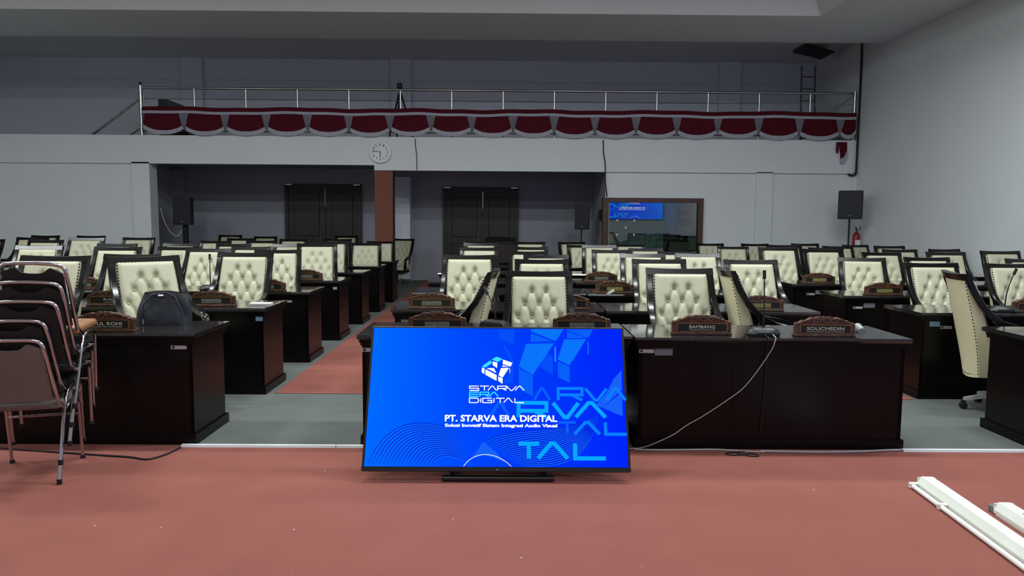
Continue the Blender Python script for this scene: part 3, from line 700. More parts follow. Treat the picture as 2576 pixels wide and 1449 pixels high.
left_counts = [1, 2, 2, 3, 3, 4, 4]
for r, y in enumerate(ROWY):
    rw = ORD[r + 1]
    for k in range(left_counts[r]):
        x = -2.08 - DW / 2 - k * (DW + 0.005)
        place_desk(('L', r + 1, k), x, y, 'black lacquered desk, %s row of left block, %s out from the aisle' % (rw, ORD[k + 1]), 'desks of the left block')
    for k, x in enumerate((-1.0 + DW / 2, -1.0 + DW * 1.5 + 0.012)):
        place_desk(('C', r + 1, k), x, y - (0.04 if k else 0), 'black lacquered desk, %s row of centre block, %s half' % (rw, ('left', 'right')[k]), 'desks of the centre block')
    for k, x in enumerate((3.57 + DW / 2, 3.57 + DW * 1.5 + 0.008)):
        if r == 0 and k == 1:
            continue
        place_desk(('R', r + 1, k), x, y - 0.04, 'black lacquered desk, %s row of right block, %s' % (rw, ('beside the aisle', 'beside the wall')[k]), 'desks of the right block')

def sticker(key, x, z, w, h, m, label, side=False):
    """paper sticker on the front panel (x from the desk's own centre) or on the side panel"""
    d = DESKS[key]
    if side:
        s = 1 if side > 0 else -1
        e = s * (DW / 2 - 0.03)
        bm = B((min(e, e + s * 0.002), max(e, e + s * 0.002), x - w / 2, x + w / 2, z - h / 2, z + h / 2))
    else:
        bm = B((x - w / 2, x + w / 2, -0.002, 0.0, z - h / 2, z + h / 2))
    o = obj('sticker', bm, m, d, label=label)
    if m == 'silver' and not side:
        obj('sticker_print', B((x - w * 0.42, x - w * 0.26, -0.0026, -0.002, z - h * 0.3, z + h * 0.32)), 'ink', o)
e = DW / 2
sticker(('L', 1, 0), e - 0.12, 0.665, 0.105, 0.026, 'silver', 'silver asset sticker')
sticker(('C', 1, 0), -e + 0.08, 0.655, 0.10, 0.026, 'silver', 'silver asset sticker')
sticker(('C', 1, 1), -e + 0.08, 0.665, 0.10, 0.026, 'silver', 'silver asset sticker')
sticker(('C', 1, 1), -e + 0.195, 0.662, 0.12, 0.052, 'tape', 'grey printed sticker')
sticker(('L', 2, 0), e - 0.065, 0.675, 0.06, 0.06, 'bluetape', 'pale blue sticker')
sticker(('L', 3, 0), e - 0.25, 0.655, 0.10, 0.024, 'silver', 'silver asset sticker')
sticker(('L', 4, 0), e - 0.30, 0.655, 0.10, 0.024, 'silver', 'silver asset sticker')
sticker(('L', 4, 0), e - 0.08, 0.665, 0.05, 0.04, 'bluetape', 'pale blue sticker')
sticker(('C', 2, 0), -e + 0.14, 0.64, 0.11, 0.05, 'tape', 'grey printed sticker')
sticker(('R', 2, 0), -e + 0.14, 0.66, 0.09, 0.045, 'bluetape', 'pale blue sticker')
sticker(('R', 2, 0), -e + 0.24, 0.63, 0.10, 0.026, 'silver', 'silver asset sticker')
sticker(('R', 2, 0), -e + 0.37, 0.655, 0.12, 0.05, 'tape', 'grey printed sticker')
sticker(('R', 3, 0), -e + 0.16, 0.63, 0.10, 0.024, 'silver', 'silver asset sticker')
sticker(('R', 3, 0), -e + 0.28, 0.655, 0.12, 0.05, 'tape', 'grey printed sticker')
sticker(('R', 4, 0), -e + 0.25, 0.63, 0.10, 0.024, 'silver', 'silver asset sticker')
sticker(('R', 4, 0), -e + 0.37, 0.655, 0.12, 0.05, 'tape', 'grey printed sticker')

# ================================================================== cream tufted swivel chairs
def prof_y(z):
    return 0.10 + 0.32 * max((z - 0.3) / 0.83, 0) ** 1.15

BUT = []
for row, (n, off) in enumerate(((2, 0), (3, 0), (4, 0), (3, 0), (2, 0))):
    for i in range(n):
        BUT.append(((i - (n - 1) / 2) * 0.116, 1.085 - 0.115 - row * 0.104, row))
SEG = []
for (x, z, r_) in BUT:
    for (x2, z2, r2) in BUT:
        if r2 == r_ + 1 and abs(abs(x2 - x) - 0.058) < 0.005:
            SEG.append((x, z, x2, z2, 1.0))
for (x, z, r_) in BUT:
    if r_ == 0:
        SEG.append((x, z, x, z + 0.06, 0.6))
    if r_ in (1, 2) and abs(x) > 0.1:
        s = 1 if x > 0 else -1
        SEG.append((x, z, x + s * 0.04, z + 0.05, 0.7))

def half_w(z):      # half width of the upholstered back
    return 0.222 + 0.018 * (1.09 - z) / 0.55

def tuft(x, z):
    hw = half_w(z)
    ex = min((hw - abs(x)) / 0.045, 1.0)
    ez = min((1.088 - z) / 0.045, (z - 0.46) / 0.04, 1.0)
    k = max(min(ex, ez), 0.0)
    h = 0.042 * math.sqrt(max(1 - (1 - k) ** 2, 0))
    for bx, bz, _ in BUT:
        d2 = (x - bx) ** 2 + (z - bz) ** 2
        h -= 0.028 * math.exp(-d2 / 0.00055)
    cr = 0
    for x1, z1, x2, z2, s in SEG:
        dx, dz = x2 - x1, z2 - z1
        t = max(0, min(1, ((x - x1) * dx + (z - z1) * dz) / (dx * dx + dz * dz)))
        fade = 1.0 if s == 1.0 else (1 - t)
        d2 = (x - x1 - t * dx) ** 2 + (z - z1 - t * dz) ** 2
        cr = max(cr, s * fade * math.exp(-d2 / 0.00014))
    h -= 0.018 * cr
    return max(h, 0.001)

def cushion(nu, nv):
    bm = bmesh.new()
    def fn(u, v):
        z = 0.46 + v * 0.628
        x = (u * 2 - 1) * half_w(z)
        h = tuft(x, z)
        return (x, prof_y(z) - 0.008 - h * 0.94, z + h * 0.34)
    grid(bm, fn, nu, nv)
    return bm

def chair_frame():
    bm = bmesh.new()
    side = [(0.409, 1.095), (0.393, 1.055), (0.355, 0.975), (0.305, 0.89), (0.245, 0.815), (0.17, 0.755), (0.08, 0.712), (-0.02, 0.69), (-0.10, 0.68), (-0.155, 0.665), (-0.185, 0.63), (-0.19, 0.55), (-0.185, 0.43)]
    th = [0.045, 0.045, 0.046, 0.048, 0.05, 0.052, 0.05, 0.045, 0.04, 0.036, 0.034, 0.034, 0.034]
    xo = [0.250, 0.252, 0.255, 0.258, 0.262, 0.268, 0.276, 0.283, 0.287, 0.288, 0.285, 0.282, 0.275]
    for s in (-1, 1):
        sweep(bm, [(s * x, y, z) for (y, z), x in zip(side, xo)], 0.05, th)
        # stile below the arm, following the back down to the seat
        lower = [(0.27, 0.85), (0.235, 0.74), (0.19, 0.6), (0.145, 0.46), (0.11, 0.34)]
        sweep(bm, [(s * x, y, z) for (y, z), x in zip(lower, (0.252, 0.245, 0.232, 0.215, 0.195))], 0.03, 0.04)
    # top rail, very slightly bowed
    top = []
    n = 8
    A, Bv = [], []
    for i in range(n + 1):
        x = -0.277 + 0.554 * i / n
        c = 1 - (x / 0.277) ** 2
        A.append((x, 1.085 - 0.006 * c, 1.135 - 0.010 * c, 0.026 + 0.036 * c))
    ring = []
    for x, z0, z1, rb in A:
        ring.append([bm.verts.new((x, prof_y(z0) - 0.022, z0)), bm.verts.new((x, prof_y(z0) + rb, z0)), bm.verts.new((x, prof_y(z1) + rb - 0.004, z1)), bm.verts.new((x, prof_y(z1) - 0.016, z1))])
    for a, b in zip(ring, ring[1:]):
        for k in range(4):
            bm.faces.new((a[k], a[(k + 1) % 4], b[(k + 1) % 4], b[k]))
    bm.faces.new(ring[0][::-1])
    bm.faces.new(ring[-1])
    return bm

def rear_y(z):
    return 0.262 + 0.172 * (max(z - 0.28, 0) / 0.85) ** 1.3

def back_shell(nu=12, nv=14):
    """closed rear shell, bulging backwards, tapering towards the bottom"""
    bm = bmesh.new()
    def hw(z):
        if z > 0.75:
            return 0.232
        return 0.175 + 0.057 * math.sin((z - 0.28) / 0.47 * PI / 2)
    front = []
    rear = []
    for j in range(nv + 1):
        z = 0.28 + 0.815 * j / nv
        rf, rr = [], []
        for i in range(nu + 1):
            u = i / nu * 2 - 1
            x = u * hw(z)
            zz = z
            if j == 0:
                zz = z + 0.02 * u * u
            bulge = 0.034 * (1 - u * u)
            rf.append(bm.verts.new((x, prof_y(z) - 0.004, zz)))
            rr.append(bm.verts.new((x, rear_y(z) + bulge, zz)))
        front.append(rf)
        rear.append(rr)
    for S, fl in ((front, 1), (rear, 0)):
        for j in range(nv):
            for i in range(nu):
                bm.faces.new((S[j][i], S[j][i + 1], S[j + 1][i + 1], S[j + 1][i]))
    for j in range(nv):
        for i in (0, nu):
            bm.faces.new((front[j][i], rear[j][i], rear[j + 1][i], front[j + 1][i]))
    for i in range(nu):
        for j in (0, nv):
            bm.faces.new((front[j][i], rear[j][i], rear[j][i + 1], front[j][i + 1]))
    return bm

def studs(bm, pts, r=0.0075):
    for p, n in pts:
        n = Vector(n).normalized()
        a = n.cross(Vector((0, 0, 1)) if abs(n.z) < 0.9 else Vector((1, 0, 0))).normalized()
        b = n.cross(a)
        p = Vector(p)
        ring = [bm.verts.new(p + (a * math.cos(k * PI / 3) + b * math.sin(k * PI / 3)) * r) for k in range(6)]
        c = bm.verts.new(p + n * r * 0.8)
        for k in range(6):
            bm.faces.new((ring[k], ring[(k + 1) % 6], c))

def make_chair(near):
    t = thing('swivel_chair', 'x', 'chair')
    obj('frame', mesh('frame', chair_frame(), 'frame', 'auto'), None, t)
    obj('back_cushion', cushion(46, 56) if near else cushion(26, 30), 'cream', t, smooth=True)
    obj('back_shell', back_shell(), 'creamback', t, smooth='auto')
    bm = bmesh.new()
    box(bm, -0.245, 0.245, -0.25, 0.17, 0.40, 0.495, bev=0.03, seg=3)
    obj('seat_cushion', bm, 'cream', t, smooth='auto')
    obj('seat_frame', B((-0.24, 0.24, -0.24, 0.2, 0.355, 0.40), bev=0.008), 'frame', t)
    # nail-head trim along front and rear upholstery
    bm = bmesh.new()
    pts = []
    n = 17
    for i in range(n):
        x = (i / (n - 1) * 2 - 1) * 0.212
        h = tuft(x, 1.080)
        pts.append(((x, prof_y(1.080) - 0.0085 - h * 0.94, 1.080 + h * 0.34), (0, -1, 0.5)))
        pts.append(((x, rear_y(1.08) + 0.034 * (1 - (x / 0.232) ** 2) + 0.001, 1.083), (0, 1, -0.2)))
    for s in (-1, 1):
        for i in range(1, 24):
            z = 1.083 - i * 0.024
            xx = half_w(z) - 0.006
            h = tuft(xx, z)
            pts.append(((s * xx, prof_y(z) - 0.0085 - h * 0.94, z + h * 0.34), (s * 0.6, -1, 0.3)))
        for i in range(1, 30):
            z = 1.083 - i * 0.026
            hwz = 0.232 if z > 0.75 else 0.175 + 0.057 * math.sin((z - 0.28) / 0.47 * PI / 2)
            pts.append(((s * (hwz - 0.01), rear_y(z) + 0.004, z), (s * 0.3, 1, 0)))
    for i in range(12):
        u = i / 11 * 2 - 1
        pts.append(((u * 0.165, rear_y(0.3) + 0.001 + 0.034 * (1 - u * u), 0.305 + 0.018 * u * u), (0, 1, 0)))
    studs(bm, pts)
    obj('nail_trim', bm, 'stud', t, kind='stuff')
    bm = bmesh.new()
    for bx, bz, _ in BUT:
        if bz < 0.55:
            continue
        h = max(tuft(bx, bz), 0.004)
        lathe(bm, [(0.0095, -0.004), (0.0095, 0.001), (0.006, 0.005), (0.001, 0.006)], 8, (bx, prof_y(bz) - 0.012 - h * 0.94, bz + h * 0.34 + 0.001), Matrix.Rotation(R(70), 3, 'X'))
    obj('tuft_buttons', bm, 'button', t, smooth=True, kind='stuff')
    bm = bmesh.new()
    lathe(bm, [(0.06, 0.345), (0.06, 0.36)], 12)
    lathe(bm, [(0.028, 0.10), (0.028, 0.25), (0.018, 0.25), (0.018, 0.35)], 12)
    obj('gas_column', bm, 'black', t, smooth='auto')
    if near:
        for k in range(5):
            a = 2 * PI * k / 5 + 0.3
            rot = Matrix.Rotation(a, 4, 'Z')
            bm = bmesh.new()
            b2 = bmesh.new()
            for (x0, w0, h0, z0), (x1, w1, h1, z1) in (((0.0, 0.05, 0.04, 0.13), (0.16, 0.045, 0.035, 0.115)), ((0.16, 0.045, 0.035, 0.115), (0.30, 0.034, 0.024, 0.085))):
                va = [b2.verts.new(p) for p in ((x0, -w0 / 2, z0 - h0 / 2), (x0, w0 / 2, z0 - h0 / 2), (x0, w0 / 2.6, z0 + h0 / 2), (x0, -w0 / 2.6, z0 + h0 / 2))]
                vb = [b2.verts.new(p) for p in ((x1, -w1 / 2, z1 - h1 / 2), (x1, w1 / 2, z1 - h1 / 2), (x1, w1 / 2.6, z1 + h1 / 2), (x1, -w1 / 2.6, z1 + h1 / 2))]
                for i in range(4):
                    b2.faces.new((va[i], va[(i + 1) % 4], vb[(i + 1) % 4], vb[i]))
                b2.faces.new(va[::-1])
                b2.faces.new(vb)
            merge(bm, b2, rot)
            lg = obj('base_leg', bm, 'alu', t)
            bm = bmesh.new()
            b2 = bmesh.new()
            for s in (-0.013, 0.013):
                lathe(b2, [(0.012, -0.008), (0.028, -0.007), (0.03, 0), (0.028, 0.007), (0.012, 0.008)], 12, (0.30, s, 0.03), Matrix.Rotation(R(90), 3, 'X'))
            boxr(b2, (0.30, 0, 0.055), (0.03, 0.03, 0.035))
            merge(bm, b2, rot)
            obj('caster', bm, 'rubber', lg)
    else:
        bm = bmesh.new()
        for k in range(5):
            a = 2 * PI * k / 5 + 0.3
            b2 = bmesh.new()
            box(b2, 0, 0.31, -0.02, 0.02, 0.07, 0.12)
            box(b2, 0.28, 0.33, -0.02, 0.02, 0.0, 0.07)
            merge(bm, b2, Matrix.Rotation(a, 4, 'Z'))
        obj('base', bm, 'chrome', t)
    return t

near0, far0 = make_chair(True), make_chair(False)
used = {True: False, False: False}
BODY = ('frame', 'back_cushion', 'back_shell', 'seat_cushion', 'seat_frame', 'nail_trim', 'tuft_buttons')
def place_chair(x, y, deg, lift, label, group, near):
    src = near0 if near else far0
    if not used[near]:
        o = src
        used[near] = True
    else:
        o = copy_tree(src)
    for ch in o.children:
        nm = ch.name.split('.')[0]
        if nm in BODY:
            ch.location.z = lift
        elif nm == 'gas_column':
            ch.scale.z = 1 + lift / 0.36
        else:
            ch.location.z = 0
    o.location = (x, y, 0)
    o.rotation_euler = (0, 0, R(deg))
    tag(o, label, 'chair', group)
    return o

# (row, x of the seat, height of the top edge, turn in degrees)
SEATS = {
    'left': [(1, -3.67, 1.22, 2), (1, -2.96, 1.22, 41), (2, -2.64, 1.19, 3), (2, -3.78, 1.165, 4),
             (3, -2.76, 1.16, 8), (3, -3.59, 1.17, -2), (3, -4.68, 1.18, 4), (3, -5.62, 1.19, 3),
             (4, -2.66, 1.19, 9), (4, -4.60, 1.13, 2), (4, -3.58, 1.14, 0), (4, -5.45, 1.17, 0),
             (5, -2.81, 1.18, 6), (5, -4.36, 1.13, 0), (5, -3.45, 1.13, 3), (5, -5.20, 1.13, 0), (5, -6.69, 1.21, 5), (5, -7.34, 1.17, 0),
             (6, -2.53, 1.11, 5), (6, -5.21, 1.13, 0), (6, -4.39, 1.14, 0), (6, -6.58, 1.18, 4), (6, -8.47, 1.17, 2), (6, -9.25, 1.13, 0),
             (7, -2.51, 1.10, 3), (7, -4.24, 1.13, 0), (7, -3.36, 1.14, -4), (7, -5.28, 1.14, 0), (7, -8.24, 1.17, 0), (7, -9.14, 1.17, 0)],
    'centre': [(1, 0.26, 1.12, 0), (1, 1.41, 1.15, 0), (2, -0.38, 1.18, 1), (2, 0.35, 1.14, 0), (2, 1.54, 1.15, 0), (2, 2.47, 1.15, 0),
               (3, 0.47, 1.12, 0), (3, 1.64, 1.14, 0), (3, 2.30, 1.15, 4), (4, -0.39, 1.15, 0), (4, 0.30, 1.10, 0), (4, 1.46, 1.13, 3), (4, 2.39, 1.11, 0),
               (5, -0.42, 1.17, 0), (5, 0.38, 1.11, 0), (5, 1.47, 1.15, 0), (5, 2.22, 1.10, 0),
               (6, -0.45, 1.15, 0), (6, 0.41, 1.15, 0), (6, 1.34, 1.10, 10), (6, 2.20, 1.12, 0), (7, 1.28, 1.11, 12)],
    'right': [(2, 4.31, 1.13, 0), (2, 5.12, 1.13, 0), (3, 4.30, 1.11, -8), (3, 5.09, 1.12, 0), (3, 6.33, 1.11, 0),
              (4, 3.81, 1.18, 0), (4, 4.43, 1.16, 0), (4, 5.27, 1.12, 0), (4, 6.18, 1.13, 0), (4, 6.95, 1.15, 0),
              (5, 4.44, 1.17, 0), (5, 5.11, 1.13, 0), (5, 6.30, 1.11, 0), (5, 7.02, 1.12, 10),
              (6, 4.06, 1.09, -6), (6, 5.95, 1.11, 0), (6, 6.88, 1.12, 0), (7, 4.04, 1.10, 0), (7, 4.94, 1.10, 0), (7, 5.94, 1.11, 0), (7, 6.95, 1.09, 8)]}
TURNED = [(-0.53, 6.05, -95, -0.01), (2.20, 5.97, 86, 0.015), (4.08, 5.92, 77, 0.0)]
for blk, lst in SEATS.items():
    for row in range(1, 8):
        rs = sorted([s for s in lst if s[0] == row], key=lambda s: s[1])
        for i, (r_, x, zt, deg) in enumerate(rs):
            yb = ROWY[row - 1] + 1.22
            q = yb / (yb - 0.1)
            x *= q
            zt = 1.53 - (1.53 - zt) * q - 1.135
            a = R(deg)
            # (x, yb) is where the top of the back stands; the seat centre is 0.42 m in front of it
            px, py = x + 0.42 * math.sin(a), yb - 0.42 * math.cos(a)
            if len(rs) == 1:
                lab = 'cream tufted swivel chair, only forward facing one in %s row of %s block' % (ORD[row], blk)
            else:
                lab = 'cream tufted swivel chair, %s from left in %s row of %s block' % (ORD[i + 1], ORD[row], blk)
            if (blk, row, deg) == ('left', 1, 41):
                lab = 'cream tufted swivel chair turned behind the navy bag, front row of left block'
            place_chair(px, py, deg, zt, lab, 'tufted chairs of the %s block' % blk, row <= 3)
for (x, y, deg, lf), lab in zip(TURNED, ('cream tufted swivel chair turned sideways to the left behind the television',
                                          'cream tufted swivel chair turned to show its back, centre front row',
                                          'cream tufted swivel chair showing its smooth back, nearest the right edge')):
    tc = place_chair(x, y, deg, lf, lab, 'tufted chairs turned sideways', True)
# one caster of the chair nearest the right edge has a teal tread
legs = [c for c in tc.children if c.name.startswith('base_leg')]
cst = min((k for l in legs for k in l.children), key=lambda k: (tc.matrix_basis @ Vector((sum((v.co for v in k.data.vertices), Vector()) / len(k.data.vertices)))).y + 0.5 * (tc.matrix_basis @ Vector((sum((v.co for v in k.data.vertices), Vector()) / len(k.data.vertices)))).x)
cst.data = cst.data.copy()
cst.data.materials[0] = MT['aqua']
for i, (x, y, zt, deg) in enumerate(((-6.70, 18.0, 1.13, 0), (-5.85, 18.0, 1.10, 0), (-3.89, 18.0, 1.13, 0), (-2.50, 17.9, 1.07, -14))):
    a = R(deg)
    lab = ('cream tufted swivel chair against lobby wall, leftmost of those in shade', 'cream tufted swivel chair against lobby wall left of the left door',
           'cream tufted swivel chair in front of the left lobby door', 'cream tufted swivel chair standing alone right of the terracotta column')[i]
    place_chair(x + 0.42 * math.sin(a), y - 0.42 * math.cos(a), deg, zt - 1.135, lab, 'tufted chairs in the lobby', False)

# ================================================================== carved name plates
def crest_outline():
    pts = [(-0.2, 0.0)]
    up_ = [(-0.2, 0.082), (-0.192, 0.094), (-0.178, 0.092), (-0.168, 0.098), (-0.15, 0.110), (-0.135, 0.106), (-0.12, 0.112), (-0.10, 0.126), (-0.085, 0.130), (-0.07, 0.127), (-0.05, 0.131), (-0.03, 0.134), (-0.012, 0.131), (0, 0.136)]
    return up_ + [(-x, z) for x, z in up_[-2::-1]]

def make_plate():
    t = thing('name_plate', 'x', 'name plate')
    bm = bmesh.new()
    poly = [(-0.2, 0.0)] + crest_outline() + [(0.2, 0.0)]
    prism(bm, poly, 0.012, 0.05, 'y')
    obj('body', bm, 'carve', t)
    # carved scrolls standing proud of the crest
    bm = bmesh.new()
    for s in (-1, 1):
        for cx, cz, rr in ((0.05, 0.104, 0.020), (0.10, 0.102, 0.017), (0.145, 0.092, 0.013)):
            tube(bm, [(s * (cx + rr * math.cos(a_)), 0.010, cz + 0.75 * rr * math.sin(a_)) for a_ in [k * 0.5 for k in range(12)]], 0.0045, 5)
        tube(bm, [(s * x, 0.012, z) for x, z in ((0.0, 0.088), (0.03, 0.094), (0.06, 0.123), (0.10, 0.120), (0.14, 0.103), (0.19, 0.086))], 0.005, 5)
    tube(bm, [(0.016 * math.cos(k * PI / 5), 0.010, 0.108 + 0.016 * math.sin(k * PI / 5)) for k in range(11)], 0.005, 5)
    obj('carving', bm, 'carve', t, smooth='auto')
    obj('foot', B((-0.205, 0.205, 0.0, 0.065, 0.0, 0.016), bev=0.003), 'carve', t)
    obj('panel', B((-0.165, 0.165, 0.004, 0.012, 0.024, 0.078)), 'ink', t)
    bm = B((-0.171, 0.171, 0.002, 0.012, 0.078, 0.082), (-0.171, 0.171, 0.002, 0.012, 0.020, 0.024), (-0.171, -0.166, 0.002, 0.012, 0.024, 0.078), (0.166, 0.171, 0.002, 0.012, 0.024, 0.078))
    obj('gold_border', bm, 'gold', t)
    return t

plate0 = make_plate()
PLATES = [plate0] + [copy_tree(plate0) for _ in range(17)]
def place_plate(x, y, deg, label, name=None, strip='greystrip'):
    o = PLATES.pop(0)
    o.location = (x, y, HT + 0.001)
    o.rotation_euler = (0, 0, R(deg))
    tag(o, label, 'name plate', 'carved name plates on the desks')
    pn = [c for c in o.children if c.name.startswith('panel')][0]
    if name:
        wd = 0.0125 * len(name)
        obj('lettering', text_mesh('lettering', name, -wd, wd, 0.045, 0.067, 0.0032, 'letter', 0.01), None, pn)
        obj('caption_strip', B((-wd, wd, 0.003, 0.004, 0.030, 0.040)), strip, pn)
    else:
        obj('caption_strip', B((-0.085, 0.085, 0.003, 0.004, 0.030, 0.068)), strip, pn)
place_plate(-2.72, 4.95, 3, 'carved brown name plate beside the stacked chairs, left front desk', 'ABDUL ROHI')
place_plate(-3.46, 6.42, 0, 'carved brown name plate between two left chairs, second row', 'RAJI')
place_plate(-4.53, 7.9, 0, 'carved brown name plate in third row of left block, half hidden by chairs')
place_plate(-2.58, 6.43, 2, 'carved brown name plate on left second row desk end, beside white paper')
place_plate(-2.52, 9.26, 0, 'carved brown name plate on left fourth row desk by the aisle')
place_plate(-2.55, 7.80, 0, 'carved brown name plate on left third row desk behind a chair')
place_plate(-0.65, 6.36, 1, 'carved brown name plate on left end of centre second row desk')
place_plate(-0.48, 5.06, 0, 'carved brown name plate behind left part of the television top')
place_plate(0.52, 5.05, 0, 'carved brown name plate behind right part of the television top')
place_plate(1.33, 4.97, 0, 'carved brown name plate left of the desk microphone, centre front row', 'BAMBANG')
place_plate(2.15, 4.92, -2, 'carved brown name plate right of the desk microphone, centre front row', 'SOLICHEDIN')
place_plate(2.20, 6.34, 0, 'carved brown name plate with gold strip, right end of centre second row', None, 'goldstrip')
place_plate(1.19, 9.26, 0, 'carved brown name plate in fourth row of centre block')
place_plate(1.15, 7.82, 4, 'carved brown name plate in third row of centre block, with a pale leaflet', None, 'goldstrip')
place_plate(0.52, 6.36, 0, 'carved brown name plate at middle of centre second row, partly hidden')
place_plate(3.93, 9.24, 0, 'carved brown name plate in fourth row of right block', None, 'goldstrip')
place_plate(4.02, 7.80, 0, 'carved brown name plate in third row of right block', None, 'goldstrip')
place_plate(4.62, 6.36, 0, 'carved brown name plate in second row of right block')

# ================================================================== desk microphones
def microphone(x, y, deg, label, top, bend):
    t = thing('desk_microphone', label, 'microphone', (x, y, HT + 0.001), R(deg), 'gooseneck microphones on the desks')
    bm = bmesh.new()
    V = []
    for (hw, y0, y1, z) in ((0.105, -0.05, 0.06, 0.0), (0.112, -0.055, 0.062, 0.014), (0.10, -0.045, 0.06, 0.04), (0.07, -0.02, 0.05, 0.056)):
        V.append([bm.verts.new(p) for p in ((-hw, y0 * 0.3, z), (-hw * 0.6, y0, z), (hw * 0.6, y0, z), (hw, y0 * 0.3, z), (hw * 0.9, y1, z), (-hw * 0.9, y1, z))])
    for a, b in zip(V, V[1:]):
        for k in range(6):
            bm.faces.new((a[k], a[(k + 1) % 6], b[(k + 1) % 6], b[k]))
    bm.faces.new(V[0][::-1])
    bm.faces.new(V[-1])
    obj('base', bm, 'black', t, smooth='auto')
    obj('speaker_slot', B((-0.06, 0.06, -0.056, -0.048, 0.016, 0.026)), 'ink', t)
    bm = bmesh.new()
    n = 10
    pts = [(bend[0] * (k / n) ** 2, bend[1] * (k / n) ** 2, 0.05 + (top - 0.05) * k / n) for k in range(n + 1)]
    tube(bm, pts, 0.006, 8, r2=0.0045)
    obj('gooseneck', bm, 'black', t, smooth=True)
    bm = bmesh.new()
    d = (Vector(pts[-1]) - Vector(pts[-2])).normalized()
    tube(bm, [Vector(pts[-1]) + d * s for s in (0, 0.006, 0.02, 0.05, 0.058)], 0.0115, 10)
    obj('microphone_head', bm, 'rubber', t, smooth='auto')
    return t
microphone(1.745, 4.965, 0, 'gooseneck desk microphone standing tall on centre front desk', 0.385, (0.0, 0.02))
microphone(-0.08, 5.26, 150, 'gooseneck desk microphone bent over behind the television', 0.24, (0.08, -0.02))
microphone(-3.17, 7.9, 10, 'gooseneck desk microphone on left third row desk', 0.33, (0.0, 0.0))
microphone(4.33, 6.36, -20, 'gooseneck desk microphone on right second row desk', 0.33, (0.05, 0.0))

# ================================================================== stacked banquet chairs
def banquet_chair(k, backmat, seatmat, label, x, y, z, deg, lean):
    t = thing('stacking_chair', label, 'chair', (x, y, z), R(deg), 'chrome stacking chairs in one stack')
    t.rotation_euler = (0, R(lean), R(deg))
    bm = bmesh.new()
    # back hoop: up from the seat, rounded corners, down again
    pts = [(0.20, -0.10, 0.42), (0.198, -0.19, 0.47), (0.192, -0.235, 0.58), (0.180, -0.275, 0.72), (0.168, -0.292, 0.795)]
    for q in (20, 45, 70):
        a = R(q)
        pts.append((0.113 + 0.055 * math.cos(a), -0.297, 0.80 + 0.045 * math.sin(a)))
    pts += [(0.09, -0.30, 0.848), (0.0, -0.30, 0.850)]
    full = pts + [(-a, b, c) for a, b, c in pts[-2::-1]]
    tube(bm, full, 0.0115, 10)
    obj('back_hoop', bm, 'chrome', t, smooth='auto')
    # back panel with a dipped top edge, curved to follow the hoop
    bm = bmesh.new()
    def hw(s):
        return 0.178 - 0.030 * s if s < 0.8 else 0.154 - 0.11 * ((s - 0.8) / 0.2) ** 3 * 0.35
    def zt(u):
        dip = 0.034 * math.exp(-(u / 0.55) ** 4)
        return 0.825 - dip - 0.03 * max(abs(u) - 0.8, 0) / 0.2
    def fn(yo):
        def f(u, v):
            uu = u * 2 - 1
            z = 0.485 + v * (zt(uu) - 0.485)
            s = (z - 0.485) / 0.34
            x_ = uu * hw(s)
            y_ = -0.208 - 0.085 * s - 0.012 * (1 - uu * uu)
            return (x_, y_ + yo, z)
        return f
    F = grid(bm, fn(-0.010), 16, 12)
    G = grid(bm, fn(0.014), 16, 12)
    for j in range(12):
        for i in (0, 16):
            bm.faces.new((F[j][i], G[j][i], G[j + 1][i], F[j + 1][i]))
    for i in range(16):
        for j in (0, 12):
            bm.faces.new((F[j][i], G[j][i], G[j][i + 1], F[j][i + 1]))
    obj('back_panel', bm, backmat, t, smooth='auto')
    bm = bmesh.new()
    box(bm, -0.205, 0.205, -0.19, 0.235, 0.425, 0.47, bev=0.018, seg=3)
    obj('seat_pad', bm, seatmat, t, smooth='auto')
    for s in (-1, 1):
        bm = bmesh.new()
        tube(bm, [(s * 0.20, 0.0, 0.415), (s * 0.202, -0.09, 0.395), (s * 0.203, -0.13, 0.33), (s * 0.20, -0.244, 0.018)], 0.0115, 10)
        lg = obj('rear_leg', bm, 'chrome', t, smooth='auto')
        bm = bmesh.new()
        lathe(bm, [(0.0145, 0), (0.0145, 0.03)], 10, (s * 0.20, -0.247, 0.0))
        obj('leg_cap', bm, 'rubber', lg)
        bm = bmesh.new()
        tube(bm, [(s * 0.20, 0.0, 0.415), (s * 0.20, 0.16, 0.405), (s * 0.20, 0.195, 0.37), (s * 0.197, 0.24, 0.014)], 0.012, 10, r2=0.010)
        lg = obj('front_leg', bm, 'chrome', t, smooth='auto')
        bm = bmesh.new()
        lathe(bm, [(0.016, 0), (0.014, 0.02)], 10, (s * 0.197, 0.2415, 0.0))
        obj('leg_cap', bm, 'rubber', lg)
    bm = bmesh.new()
    tube(bm, [(-0.199, 0.205, 0.30), (0.199, 0.205, 0.30)], 0.008, 8)
    obj('stretcher', bm, 'chrome', t)
    return t
fx, fy = -0.266, 0.964
for k in range(5):
    lab = ('taupe backed chrome stacking chair at bottom of the stack', 'black backed chrome stacking chair, second from bottom of the stack', 'black backed chrome stacking chair, third and middle of the stack',
           'black backed chrome stacking chair, fourth from bottom of the stack', 'black backed chrome stacking chair with tan seat, top of the stack')[k]
    banquet_chair(k, 'taupe' if k == 0 else 'blackfab', 'taupe' if k == 0 else ('tan' if k == 4 else 'blackfab'), lab,
                  -2.824 + fx * 0.03 * k + (0.0, 0.0, 0.045, 0.05, 0.06)[k], 4.333 + fy * 0.035 * k, 0.105 * k, 15.4, (0, 0.4, 1.2, 2.0, 2.4)[k])

